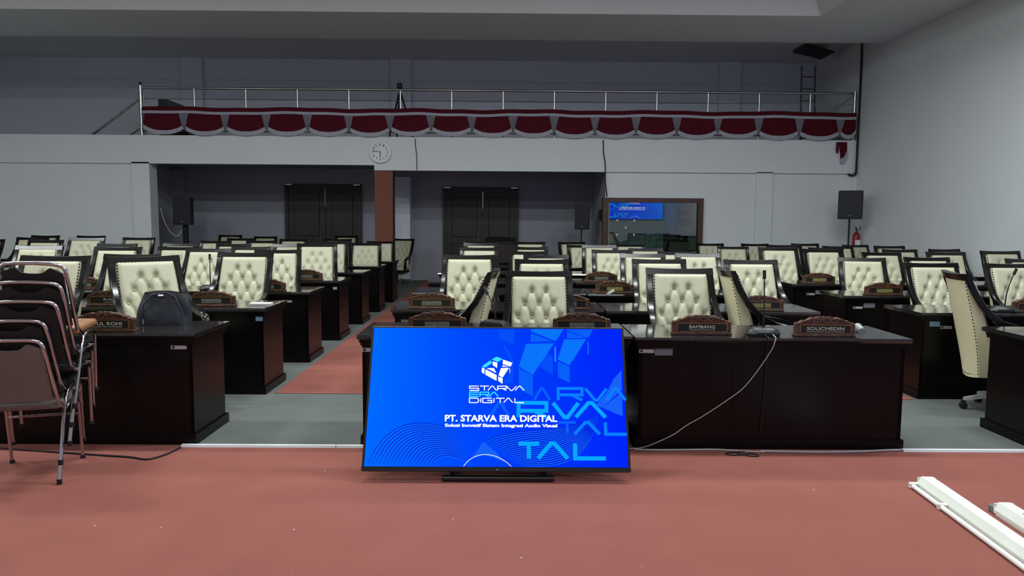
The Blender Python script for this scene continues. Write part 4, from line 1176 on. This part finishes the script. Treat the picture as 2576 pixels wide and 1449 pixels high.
# ================================================================== small things on the desks
bag = thing('shoulder_bag', 'navy nylon bag slumped on the left front desk', 'bag', (-2.5, 5.36, HT + 0.001), R(8))
bm = bmesh.new()
def bagf(u, v):
    a = u * 2 * PI
    zz = v
    wx = 0.19 * (1 - 0.22 * v ** 2)
    wy = 0.075 * (1 - 0.75 * v ** 1.5)
    ca, sa = math.cos(a), math.sin(a)
    x_ = wx * math.copysign(abs(ca) ** 0.45, ca) + 0.025 * v
    y_ = wy * math.copysign(abs(sa) ** 0.6, sa) + 0.006 * math.sin(9 * x_ * 4 + 7 * v)
    z_ = 0.235 * v * (1 - 0.07 * ((x_ - 0.02) / 0.19) ** 2) + 0.008 * math.sin(11 * x_ + 2) * v
    return (x_, y_, z_)
V = grid(bm, bagf, 40, 14)
bmesh.ops.remove_doubles(bm, verts=bm.verts, dist=0.0004)
bm.faces.new(V[-1][:-1]) if all(v.is_valid for v in V[-1][:-1]) else None
obj('body', bm, 'bag', bag, smooth=True)
bm = bmesh.new()
tube(bm, [(-0.13, -0.075, 0.06), (-0.11, -0.07, 0.15), (-0.06, -0.045, 0.215), (0.03, -0.03, 0.232), (0.1, -0.05, 0.20), (0.15, -0.075, 0.1), (0.16, -0.08, 0.02)], 0.006, 8)
obj('strap', bm, 'bag', bag, smooth='auto')
boxbm = bmesh.new()
boxr(boxbm, (0.0, -0.043, 0.212), (0.035, 0.006, 0.012), Matrix.Rotation(R(-28), 3, 'X'))
obj('white_tag', boxbm, 'white', bag)
obj('zip_pull', B((-0.115, -0.11, -0.088, -0.084, 0.01, 0.045)), 'silver', bag)

nb = thing('notebook', 'white notebook lying on left second row desk', 'notebook', (-2.2, 6.60, HT + 0.001), R(3))
obj('pages', B((-0.09, 0.09, -0.06, 0.06, 0.0, 0.012)), 'paper', nb)
obj('cover', B((-0.092, 0.092, -0.062, 0.062, 0.012, 0.015)), 'white', nb)

lf = thing('leaflet', 'small pale leaflet in front of a centre third row name plate', 'leaflet', (1.09, 7.79, HT + 0.001), R(10))
bm = bmesh.new()
prism(bm, [(-0.04, 0.0), (0.0, 0.035), (0.04, 0.05), (0.05, 0.03), (0.0, 0.0)], -0.012, -0.009, 'y')
obj('sheet', bm, 'paper', lf)

cup = thing('plastic_cup', 'clear plastic cup lying beside the rightmost front name plate', 'cup', (2.40, 4.93, HT + 0.036))
bm = bmesh.new()
tilt_ = Matrix.Rotation(R(78), 3, 'X') @ Matrix.Rotation(R(0), 3, 'Z')
lathe(bm, [(0.026, 0.0), (0.034, 0.07), (0.031, 0.07), (0.023, 0.004)], 16, (0, 0.0, 0.0), tilt_.inverted())
obj('cup_wall', bm, 'plasticclear', cup, smooth='auto')
bm = bmesh.new()
lathe(bm, [(0.036, 0.066), (0.036, 0.072), (0.03, 0.072)], 16, (0, 0, 0), tilt_.inverted())
obj('rim', bm, 'white', cup)

# ================================================================== lamps taken down and lying on the carpet
def floor_lamp_fixture(x, y, deg, label, with_tube, L=1.25):
    t = thing('tube_lamp_fixture', label, 'lamp', (x, y, 0.0), R(deg), 'tube lamp fixtures lying on the red carpet')
    bm = bmesh.new()
    prism(bm, [(-0.055, 0.012), (-0.055, 0.03), (-0.032, 0.068), (0.032, 0.068), (0.055, 0.03), (0.055, 0.012)], -L, 0.0, 'y')
    obj('housing', bm, 'offwhite', t)
    obj('end_cap', B((-0.05, 0.05, 0.0, 0.008, 0.006, 0.06)), 'white', t)
    obj('base_rail', B((-0.05, 0.05, -L + 0.01, -0.01, 0.0, 0.012)), 'white', t)
    if with_tube:
        bm = bmesh.new()
        tube(bm, [(-0.085, -L + 0.04, 0.016), (-0.085, -0.02, 0.016)], 0.0135, 10)
        obj('tube', bm, 'tube', t, smooth='auto')
        for yy in (-0.012, -0.33, -L + 0.03):
            obj('tube_clip', B((-0.103, -0.05, yy - 0.014, yy + 0.014, 0.0, 0.034), bev=0.004), 'offwhite', t)
    else:
        obj('lamp_holder', B((-0.05, 0.05, 0.01, 0.06, 0.0, 0.04), bev=0.006), 'tape', t)
        bm = bmesh.new()
        tube(bm, [(-0.01, -0.16, 0.07), (0.03, -0.18, 0.10), (0.10, -0.17, 0.11), (0.17, -0.2, 0.09), (0.22, -0.28, 0.02)], 0.004, 6)
        obj('loose_wire', bm, 'white', t, smooth='auto')
    return t
floor_lamp_fixture(2.44, 4.15, -3.5, 'long white tube lamp fixture with its tube, lying on the carpet', True)
floor_lamp_fixture(2.63, 3.76, -3.0, 'shorter looking white lamp fixture with loose wire at lower right edge', False)

# ================================================================== cables and trunking on the floor
def cable(name, pts, r, m, label, cat='cable', n=6):
    P = [Vector(p) for p in pts]
    out = []
    for i in range(len(P) - 1):
        p0, p1, p2, p3 = P[max(i - 1, 0)], P[i], P[i + 1], P[min(i + 2, len(P) - 1)]
        for k in range(5):
            t = k / 5
            out.append(0.5 * ((2 * p1) + (p2 - p0) * t + (2 * p0 - 5 * p1 + 4 * p2 - p3) * t * t + (3 * p1 - p0 - 3 * p2 + p3) * t ** 3))
    out.append(P[-1])
    bm = bmesh.new()
    tube(bm, out, r, n)
    return tag(obj(name, bm, m, smooth='auto'), label, cat)
cable('floor_cable', [(-3.6, 4.83, 0.006), (-3.34, 4.79, 0.006), (-2.68, 4.67, 0.006), (-2.40, 4.62, 0.006), (-2.27, 4.58, 0.006), (-2.2, 4.68, 0.006), (-2.17, 4.83, 0.006)], 0.006, 'rubber', 'black cable on red carpet running under the stacked chairs')
cable('microphone_cable', [(1.79, 4.912, 0.778), (1.79, 4.88, 0.770), (1.787, 4.845, 0.766), (1.78, 4.836, 0.745), (1.76, 4.845, 0.68), (1.68, 4.862, 0.54), (1.59, 4.868, 0.42), (1.49, 4.868, 0.34), (1.33, 4.866, 0.23), (1.21, 4.862, 0.16), (1.12, 4.85, 0.10), (0.96, 4.84, 0.03), (0.85, 4.845, 0.008), (0.6, 4.85, 0.008)], 0.0032, 'cablegrey', 'thin pale cable sweeping down the front of the centre right desk')
cable('microphone_cable', [(1.735, 4.912, 0.778), (1.737, 4.88, 0.770), (1.738, 4.845, 0.766), (1.737, 4.836, 0.745), (1.735, 4.848, 0.68), (1.735, 4.866, 0.5), (1.73, 4.866, 0.35), (1.72, 4.866, 0.2), (1.715, 4.866, 0.12)], 0.0028, 'black', 'thin dark cable hanging straight down front of centre right desk')
cable('floor_cable', [(0.86, 4.835, 0.006), (1.0, 4.82, 0.006), (1.25, 4.83, 0.006), (1.42, 4.835, 0.006), (1.6, 4.80, 0.006), (1.72, 4.79, 0.006)], 0.006, 'cablegrey', 'pale cable lying along foot of centre right desk, left stretch')
cable('floor_cable', [(1.70, 4.80, 0.008), (1.9, 4.79, 0.008), (2.1, 4.785, 0.008), (2.35, 4.80, 0.008), (2.55, 4.83, 0.008), (2.66, 4.84, 0.008)], 0.008, 'silver', 'thick grey cable along foot of centre right desk, right stretch')
cable('coiled_cable', [(1.60, 4.80, 0.005), (1.50, 4.78, 0.005), (1.45, 4.75, 0.005), (1.50, 4.72, 0.005), (1.57, 4.74, 0.007), (1.63, 4.76, 0.005), (1.655, 4.71, 0.005), (1.60, 4.705, 0.005), (1.53, 4.75, 0.010), (1.56, 4.80, 0.005)], 0.004, 'rubber', 'small black looped cable on red carpet before centre right desk')
for x0, x1, y_, lab in ((-2.18, -1.145, 4.87, 'white cable trunking on the floor edge left of the television, longer piece'), (-1.14, -0.95, 4.87, 'white cable trunking on the floor edge left of the television, short piece'),
                        (2.67, 4.2, 4.84, 'white cable trunking on the floor edge at right')):
    bm = bmesh.new()
    prism(bm, [(y_ - 0.02, 0.0), (y_ - 0.014, 0.014), (y_ + 0.014, 0.014), (y_ + 0.02, 0.0)], x0, x1, 'x')
    tag(obj('cable_trunking', bm, 'cablewhite'), lab, 'trunking')
bm = bmesh.new()
for i in range(34):
    x = random.uniform(-3.0, 2.3)
    y = random.uniform(2.0, 4.7)
    s = random.uniform(0.002, 0.005)
    boxr(bm, (x, y, s * 0.4), (s * 1.6, s, s * 0.8), Matrix.Rotation(random.uniform(0, 3), 3, 'Z'))
lt = tag(obj('carpet_litter', bm, 'paper'), 'tiny pale crumbs scattered on the red carpet', 'litter')
lt['kind'] = 'stuff'

# ================================================================== loudspeakers
def loudspeaker(loc, deg, w, d, h, label, taper=0.7):
    t = thing('loudspeaker', label, 'loudspeaker', loc, R(deg), 'black loudspeakers on stands')
    bm = bmesh.new()
    prism(bm, [(-w / 2, 0), (w / 2, 0), (w / 2, d * 0.45), (w / 2 * taper, d), (-w / 2 * taper, d), (-w / 2, d * 0.45)], 0, h, 'z')
    bmesh.ops.bevel(bm, geom=[e_ for e_ in bm.edges], offset=0.012, segments=2, affect='EDGES')
    obj('cabinet', bm, 'spk', t, smooth='auto')
    obj('grille', B((-w / 2 + 0.02, w / 2 - 0.02, -0.008, 0.002, 0.03, h - 0.03), bev=0.004), 'spk', t)
    obj('badge', B((-0.02, 0.02, -0.011, -0.008, 0.06, 0.085)), 'tape', t)
    return t
def speaker_stand(x, y, z, label, thick=0.018, plate=False):
    t = thing('speaker_stand', label, 'stand', (x, y, 0), 0, 'stands under the loudspeakers')
    bm = bmesh.new()
    tube(bm, [(0, 0, 0.05), (0, 0, z - 0.001)], thick, 10)
    obj('pole', bm, 'rubber', t, smooth='auto')
    for k in range(3):
        a = 2 * PI * k / 3 + 0.5
        bm = bmesh.new()
        tube(bm, [(0.0, 0, 0.62), (0.42 * math.cos(a), 0.42 * math.sin(a), 0.012)], 0.012, 8)
        obj('leg', bm, 'rubber', t)
    obj('collar', B((-thick * 1.8, thick * 1.8, -thick * 1.8, thick * 1.8, 0.58, 0.66), bev=0.006), 'black', t)
    obj('clamp_knob', B((thick, thick + 0.05, -0.012, 0.012, 0.98, 1.0), bev=0.004), 'black', t)
    return t
loudspeaker((-7.34, 16.8, 1.37), 4, 0.40, 0.36, 0.63, 'black loudspeaker on thick post in the left lobby corner')
speaker_stand(-7.34, 16.98, 1.37, 'thick dark post carrying the left lobby loudspeaker', 0.06)
loudspeaker((1.70, 16.8, 1.33), -3, 0.33, 0.32, 0.56, 'black loudspeaker beside the control room window')
speaker_stand(1.70, 16.96, 1.33, 'thin black stand of the loudspeaker beside control room window', 0.016)
loudspeaker((6.98, 15.1, 1.60), -28, 0.46, 0.40, 0.58, 'black loudspeaker standing before the right corner', 0.62)
speaker_stand(7.06, 15.28, 1.60, 'black stand of the loudspeaker in the right corner', 0.018)

fe = thing('fire_extinguisher', 'red fire extinguisher on wall behind the right loudspeaker stand', 'fire extinguisher', (7.44, 15.75, 0.85))
bm = bmesh.new()
lathe(bm, [(0.06, 0.0), (0.075, 0.02), (0.075, 0.40), (0.05, 0.46), (0.022, 0.48)], 16)
obj('cylinder', bm, 'extred', fe, smooth='auto')
obj('label_plate', B((-0.055, 0.055, -0.079, -0.074, 0.19, 0.31)), 'paper', fe)
bm = bmesh.new()
tube(bm, [(0, 0, 0.48), (0, 0, 0.53), (-0.03, -0.02, 0.58)], 0.015, 8)
obj('valve', bm, 'black', fe)
bm = bmesh.new()
tube(bm, [(0.02, 0, 0.50), (0.055, -0.02, 0.54), (0.08, -0.02, 0.60)], 0.008, 8)
obj('lever', bm, 'black', fe)

# ================================================================== things in the lobby and control room
lec = thing('lectern', 'dark brown wooden lectern in front of the right lobby door', 'lectern', (-0.15, 17.2, 0))
obj('body', B((-0.32, 0.32, -0.2, 0.2, 0, 1.0), bev=0.01), 'door', lec)
for x in (-0.22, 0.0, 0.22):
    obj('moulding', B((x - 0.008, x + 0.008, -0.215, -0.2, 0.1, 0.95)), 'wood', lec)
bm = bmesh.new()
prism(bm, [(-0.24, 1.0), (0.24, 1.0), (0.24, 1.12), (-0.24, 1.03)], -0.36, 0.36, 'x')
obj('reading_top', bm, 'door', lec)

ct = thing('control_desk', 'dark counter inside the control room behind the glass', 'desk', (4.0, 17.0, 0))
obj('counter_top', B((-1.6, 1.6, -0.3, 0.3, 0.82, 0.86)), 'lacquer', ct)
for x in (-1.55, 0.0, 1.5):
    obj('counter_leg', B((x, x + 0.05, -0.28, 0.28, 0, 0.82)), 'lacquer', ct)
oc = thing('office_chair', 'dark office chair back showing behind the control room glass', 'chair', (4.05, 17.75, 0))
bm = bmesh.new()
box(bm, -0.30, 0.30, 0.0, 0.08, 0.55, 1.22, bev=0.04, seg=3)
obj('backrest', bm, 'spk', oc, smooth='auto')
bm = bmesh.new()
box(bm, -0.26, 0.26, -0.45, 0.0, 0.44, 0.53, bev=0.03, seg=2)
obj('seat', bm, 'spk', oc, smooth='auto')
bm = bmesh.new()
lathe(bm, [(0.03, 0.06), (0.03, 0.44)], 10, (0, -0.2, 0))
obj('column', bm, 'black', oc)
for k in range(5):
    bm = bmesh.new()
    a = 2 * PI * k / 5
    tube(bm, [(0, -0.2, 0.09), (0.28 * math.cos(a), -0.2 + 0.28 * math.sin(a), 0.02)], 0.018, 6)
    obj('base_leg', bm, 'black', oc)
pb = thing('notice_board', 'grey picture panel on the wall inside the control room', 'picture', (4.45, YB - 0.08, 1.62))
obj('board', B((-0.22, 0.22, -0.02, 0.018, -0.42, 0.42)), 'tape', pb)
for z0, z1 in ((0.05, 0.2), (-0.15, -0.02)):
    obj('print', B((-0.17, 0.15, -0.026, -0.02, z0, z1)), 'ink', pb)
obj('photo_area', B((-0.2, 0.2, -0.024, -0.02, -0.4, -0.2)), 'silver', pb)
sb = thing('wall_switch_box', 'small dark box on the side wall beside control room window', 'box', (2.13, 16.75, 1.66))
obj('case', B((-0.05, 0.0, -0.12, 0.12, -0.12, 0.12), bev=0.008), 'black', sb)
obj('face', B((-0.056, -0.05, -0.09, 0.09, -0.09, 0.09)), 'ink', sb)

# ================================================================== clock
ck = thing('wall_clock', 'round white wall clock on the beam above the terracotta column', 'clock', (-2.735, YP - 0.002, 2.965))
RX = Matrix.Rotation(R(90), 3, 'X')
bm = bmesh.new()
lathe(bm, [(0.235, 0.0), (0.245, 0.02), (0.235, 0.045), (0.20, 0.05), (0.20, 0.03)], 40, (0, 0, 0), RX)
obj('rim', bm, 'white', ck, smooth='auto')
bm = bmesh.new()
lathe(bm, [(0.20, 0.028), (0.20, 0.032)], 40, (0, 0, 0), RX)
obj('dial', bm, 'white', ck)
for n_ in range(1, 13):
    a = R(90 - 30 * n_)
    cx, cz = 0.155 * math.cos(a), 0.155 * math.sin(a)
    hh = 0.024
    ww = 0.011 if n_ < 10 else 0.02
    obj('numeral', text_mesh('numeral', str(n_), cx - ww, cx + ww, cz - hh, cz + hh, -0.034, 'ink', 0.03), None, ck)
bm = bmesh.new()
boxr(bm, (0.0, -0.038, -0.055), (0.014, 0.002, 0.13), Matrix.Rotation(R(2), 3, 'Y'))
obj('hour_hand', bm, 'ink', ck)
bm = bmesh.new()
boxr(bm, (-0.075, -0.041, 0.012), (0.17, 0.002, 0.010), Matrix.Rotation(R(9), 3, 'Y'))
obj('minute_hand', bm, 'ink', ck)
bm = bmesh.new()
boxr(bm, (0.0, -0.044, 0.015), (0.003, 0.001, 0.09), Matrix.Rotation(R(-35), 3, 'Y'))
obj('second_hand', bm, 'ink', ck)

# ================================================================== balcony railing and bunting
rl = thing('balcony_railing', 'polished steel balcony railing above the red bunting', 'railing', (0, YP + 0.12, 3.29))
bm = bmesh.new()
tube(bm, [(-7.84, 0, 1.01), (7.5, 0, 1.01)], 0.026, 10)
obj('top_rail', bm, 'steel', rl, smooth='auto')
bm = bmesh.new()
tube(bm, [(-7.84, 0, 0.78), (7.5, 0, 0.78)], 0.008, 8)
obj('mid_rail', bm, 'steel', rl)
bm = bmesh.new()
tube(bm, [(-7.84, 0, 0.1), (7.5, 0, 0.1)], 0.012, 8)
obj('lower_rail', bm, 'steel', rl)
for k in range(14):
    x = -7.84 + 1.105 * (k + 1)
    if x > 7.5:
        break
    bm = bmesh.new()
    tube(bm, [(x, 0, 0.0), (x, 0, 1.0)], 0.019, 10)
    obj('post', bm, 'steel', rl, smooth='auto')
bm = bmesh.new()
tube(bm, [(-7.88, 0, 0.0), (-7.88, 0, 1.06)], 0.04, 12)
p_ = obj('end_post', bm, 'steel', rl, smooth='auto')
bm = bmesh.new()
lathe(bm, [(0.015, 0.0), (0.03, 0.03), (0.03, 0.05), (0.012, 0.075)], 12, (-7.88, 0, 1.06))
obj('finial', bm, 'black', p_, smooth='auto')
bm = bmesh.new()
tube(bm, [(7.49, 0, 0.0), (7.49, 0, 1.06)], 0.035, 12)
obj('end_post', bm, 'steel', rl, smooth='auto')
sr = thing('stair_handrail', 'sloping steel stair handrail at left end of the balcony', 'handrail', (-7.95, YP + 0.4, 3.27))
for (x0, z0, x1, z1, r_) in ((0.0, 0.90, -1.15, 0.06, 0.026), (0.0, 0.27, -0.42, 0.0, 0.02)):
    bm = bmesh.new()
    tube(bm, [(x0, 0, z0), (x1, 0, z1)], r_, 8)
    obj('sloping_rail', bm, 'steel', sr, smooth='auto')
bm = bmesh.new()
tube(bm, [(0, 0, 0.0), (0, 0, 0.93)], 0.022, 8)
obj('newel_post', bm, 'steel', sr, smooth='auto')

bt = thing('bunting', 'dark red swagged bunting with white fringe along the balcony railing', 'bunting', (0, YP - 0.008, 3.28))
X0, X1, NS = -7.78, 7.47, 17.4
sw = (X1 - X0) / NS
def band(z0, z1, y, m, name, sag=0.012):
    bm = bmesh.new()
    n = 120
    A, Bv = [], []
    for i in range(n + 1):
        x = X0 + (X1 - X0) * i / n
        dz = sag * math.sin(i * 0.31) + 0.5 * sag * math.sin(i * 0.83 + 1)
        yy = y + 0.008 * math.sin(i * 0.9)
        A.append((bm.verts.new((x, yy, z0 + dz)), bm.verts.new((x, yy, z1 + dz)), bm.verts.new((x, yy + 0.012, z1 + dz)), bm.verts.new((x, yy + 0.012, z0 + dz))))
    for a, b in zip(A, A[1:]):
        for k in range(4):
            bm.faces.new((a[k], a[(k + 1) % 4], b[(k + 1) % 4], b[k]))
    bm.faces.new(A[0][::-1])
    bm.faces.new(A[-1])
    return obj(name, bm, m, bt, smooth='auto')
band(0.505, 0.60, -0.03, 'redcloth', 'top_band')
band(0.455, 0.512, -0.042, 'fringe', 'white_band')
nsw = int(NS)
for k in range(nsw + 1):
    x0 = X0 + k * sw
    x1 = min(x0 + sw, X1)
    jz = random.uniform(-0.02, 0.015)
    def lobe(zs, top, drop, edge, yo):
        def f(u, v):
            uu = u * 2 - 1
            x = x0 + (x1 - x0) * (0.5 + 0.5 * uu * (1.0 - edge + edge * v))
            zb = drop - (drop - top * 0 - 0.16) * abs(uu) ** 2.2 if False else None
            bot = 0.03 + 0.13 * abs(uu) ** 2.4 + jz + zs
            z = bot + (0.475 - bot) * (1 - v)
            y = yo - 0.022 * math.sin(PI * u) * v - 0.006 * math.sin(u * 17) * (1 - abs(uu)) - 0.004 * math.sin(v * 9 + u * 4)
            return (x, y, z)
        return f
    bm = bmesh.new()
    F1 = grid(bm, lobe(0.055, 0, 0, 0.10, -0.022), 16, 8)
    F2 = grid(bm, lobe(0.055, 0, 0, 0.10, -0.014), 16, 8)
    s_ = obj('swag', bm, 'redcloth', bt, smooth='auto')
    # fringe following the lower edge, pleated
    bm = bmesh.new()
    n = 36
    rows = []
    for i in range(n + 1):
        u = i / n
        uu = u * 2 - 1
        x = x0 + (x1 - x0) * u
        bot = 0.03 + 0.13 * abs(uu) ** 2.4 + jz
        pl = 0.007 * math.sin(i * PI / 2)
        rows.append((bm.verts.new((x, -0.024 - 0.022 * math.sin(PI * u) - 0.006, bot + 0.075)), bm.verts.new((x, -0.024 - 0.022 * math.sin(PI * u) - 0.008 + pl, bot - 0.012 + 0.5 * pl)),
                     bm.verts.new((x, -0.012 - 0.022 * math.sin(PI * u) + pl, bot - 0.012 + 0.5 * pl)), bm.verts.new((x, -0.012 - 0.022 * math.sin(PI * u), bot + 0.075))))
    for a, b in zip(rows, rows[1:]):
        for q in range(4):
            bm.faces.new((a[q], a[(q + 1) % 4], b[(q + 1) % 4], b[q]))
    bm.faces.new(rows[0][::-1])
    bm.faces.new(rows[-1])
    obj('fringe', bm, 'fringe', s_, smooth='auto')
    # pleated white jabot between two swags
    if k > 0:
        bm = bmesh.new()
        rows = []
        for j in range(7):
            v = j / 6
            hw = 0.085 * (1 - v) + 0.02
            z = 0.47 - 0.34 * v + jz * v
            rows.append([bm.verts.new((x0 + hw * (i / 8 * 2 - 1), -0.040 + (0.008 if i % 2 else -0.004), z)) for i in range(9)])
        for a, b in zip(rows, rows[1:]):
            for i in range(8):
                bm.faces.new((a[i], a[i + 1], b[i + 1], b[i]))
        ret = bmesh.ops.solidify(bm, geom=bm.faces[:], thickness=0.004)
        obj('jabot', bm, 'fringe', s_)
hc = thing('hanging_cloth', 'red and white cloth end hanging below right end of the bunting', 'cloth', (7.2, YP - 0.02, 2.78))
bm = bmesh.new()
prism(bm, [(-0.10, 0.47), (0.09, 0.47), (0.10, 0.30), (0.04, 0.15), (-0.03, 0.11), (-0.05, 0.28)], -0.02, 0.0, 'y')
obj('red_fold', bm, 'redcloth', hc)
bm = bmesh.new()
prism(bm, [(-0.03, 0.115), (0.035, 0.15), (0.10, 0.29), (0.12, 0.2), (0.06, 0.02), (-0.01, 0.0), (-0.04, 0.04)], -0.024, -0.004, 'y')
obj('white_hem', bm, 'fringe', hc)
bm = bmesh.new()
prism(bm, [(-0.13, 0.47), (-0.10, 0.47), (-0.08, 0.27), (-0.11, 0.22), (-0.14, 0.3)], -0.016, -0.002, 'y')
obj('side_fold', bm, 'redcloth', hc)

# ================================================================== on the balcony
tp = thing('camera_tripod', 'black tripod with a small camera behind the balcony railing', 'tripod', (-2.44, 17.0, 3.27))
for a in (20, 150, 265):
    bm = bmesh.new()
    tube(bm, [(0.03 * math.cos(R(a)), 0.03 * math.sin(R(a)), 1.08), (0.34 * math.cos(R(a)), 0.34 * math.sin(R(a)), 0.01)], 0.022, 8, r2=0.015)
    obj('tripod_leg', bm, 'rubber', tp)
bm = bmesh.new()
tube(bm, [(0, 0, 0.75), (0, 0, 1.18)], 0.02, 8)
obj('centre_column', bm, 'rubber', tp)
bm = bmesh.new()
box(bm, -0.06, 0.06, -0.10, 0.08, 1.18, 1.31, bev=0.03, seg=2)
cb = obj('camera_body', bm, 'black', tp, smooth='auto')
bm = bmesh.new()
lathe(bm, [(0.04, 0.0), (0.04, 0.07)], 14, (0, -0.10, 1.245), RX)
obj('lens', bm, 'ink', cb)

bx_ = thing('equipment_case', 'dark equipment case behind left end of the bunting', 'case', (-7.5, 17.0, 3.26))
bm = bmesh.new()
prism(bm, [(-0.28, 0.0), (0.36, 0.0), (0.36, 0.72), (-0.1, 0.90), (-0.28, 0.90)], -0.2, 0.2, 'y')
obj('case_body', bm, 'black', bx_)
obj('case_lip', B((-0.34, -0.28, -0.2, 0.2, 0.68, 0.74)), 'redcloth', bx_)

ld = thing('step_ladder', 'grey aluminium ladder leaning at right end of the balcony', 'ladder', (6.95, 17.4, 3.27))
for s in (-0.16, 0.16):
    bm = bmesh.new()
    sweep(bm, [(s - 0.1, -0.3, 0.0), (s + 0.17, 0.5, 1.95)], 0.03, 0.06)
    obj('ladder_rail', bm, 'tape', ld)
for k in range(6):
    f_ = (k + 0.6) / 6.5
    obj('rung', B((-0.25 + 0.27 * f_, 0.05 + 0.27 * f_, -0.3 + 0.8 * f_ - 0.03, -0.3 + 0.8 * f_ + 0.03, 1.95 * f_ - 0.012, 1.95 * f_ + 0.012)), 'tape', ld)
ac = thing('ceiling_vent', 'dark ceiling panel above right end of the balcony', 'vent', (6.84, 16.95, 5.36))
ac.rotation_euler = (0, R(13), 0)
obj('vent_frame', B((-0.34, 0.34, -0.34, 0.34, -0.05, 0.0), bev=0.01), 'black', ac)
for k in range(5):
    obj('vent_slat', B((-0.30, 0.30, -0.27 + k * 0.12, -0.20 + k * 0.12, -0.062, -0.05)), 'ink', ac)

# wall cables
cable('wall_cable', [(7.50, YP - 0.05, 5.40), (7.51, YP - 0.05, 4.6), (7.51, YP - 0.05, 3.4), (7.51, YP - 0.05, 2.7), (7.50, YP - 0.05, 2.58), (7.46, YP - 0.05, 2.545), (7.38, YP - 0.03, 2.55), (7.36, YP - 0.02, 2.58)], 0.022, 'rubber', 'thick black cable running down the right rear corner')
cable('wall_cable', [(-1.985, YP - 0.01, 3.26), (-1.98, YP - 0.01, 3.1), (-1.955, YP - 0.01, 2.9), (-1.955, YP - 0.01, 2.59)], 0.008, 'rubber', 'thin black cable hanging down the beam right of clock')
cable('wall_cable', [(2.05, YP - 0.012, 3.26), (2.06, YP - 0.012, 3.0), (2.10, YP - 0.012, 2.75), (2.105, YP - 0.012, 2.5), (2.12, YP - 0.012, 2.3), (2.16, YP + 0.03, 2.05)], 0.012, 'rubber', 'thin black cable hanging down the beam above control room window')
cable('wall_cable', [(-7.66, YP + 0.37, 1.75), (-7.62, YP + 0.45, 1.45), (-7.55, YP + 0.6, 1.2), (-7.45, YP + 0.7, 1.12), (-7.36, YP + 0.72, 1.25)], 0.012, 'cablegrey', 'grey cable drooping to the left lobby loudspeaker post')

bpy.context.view_layer.update()
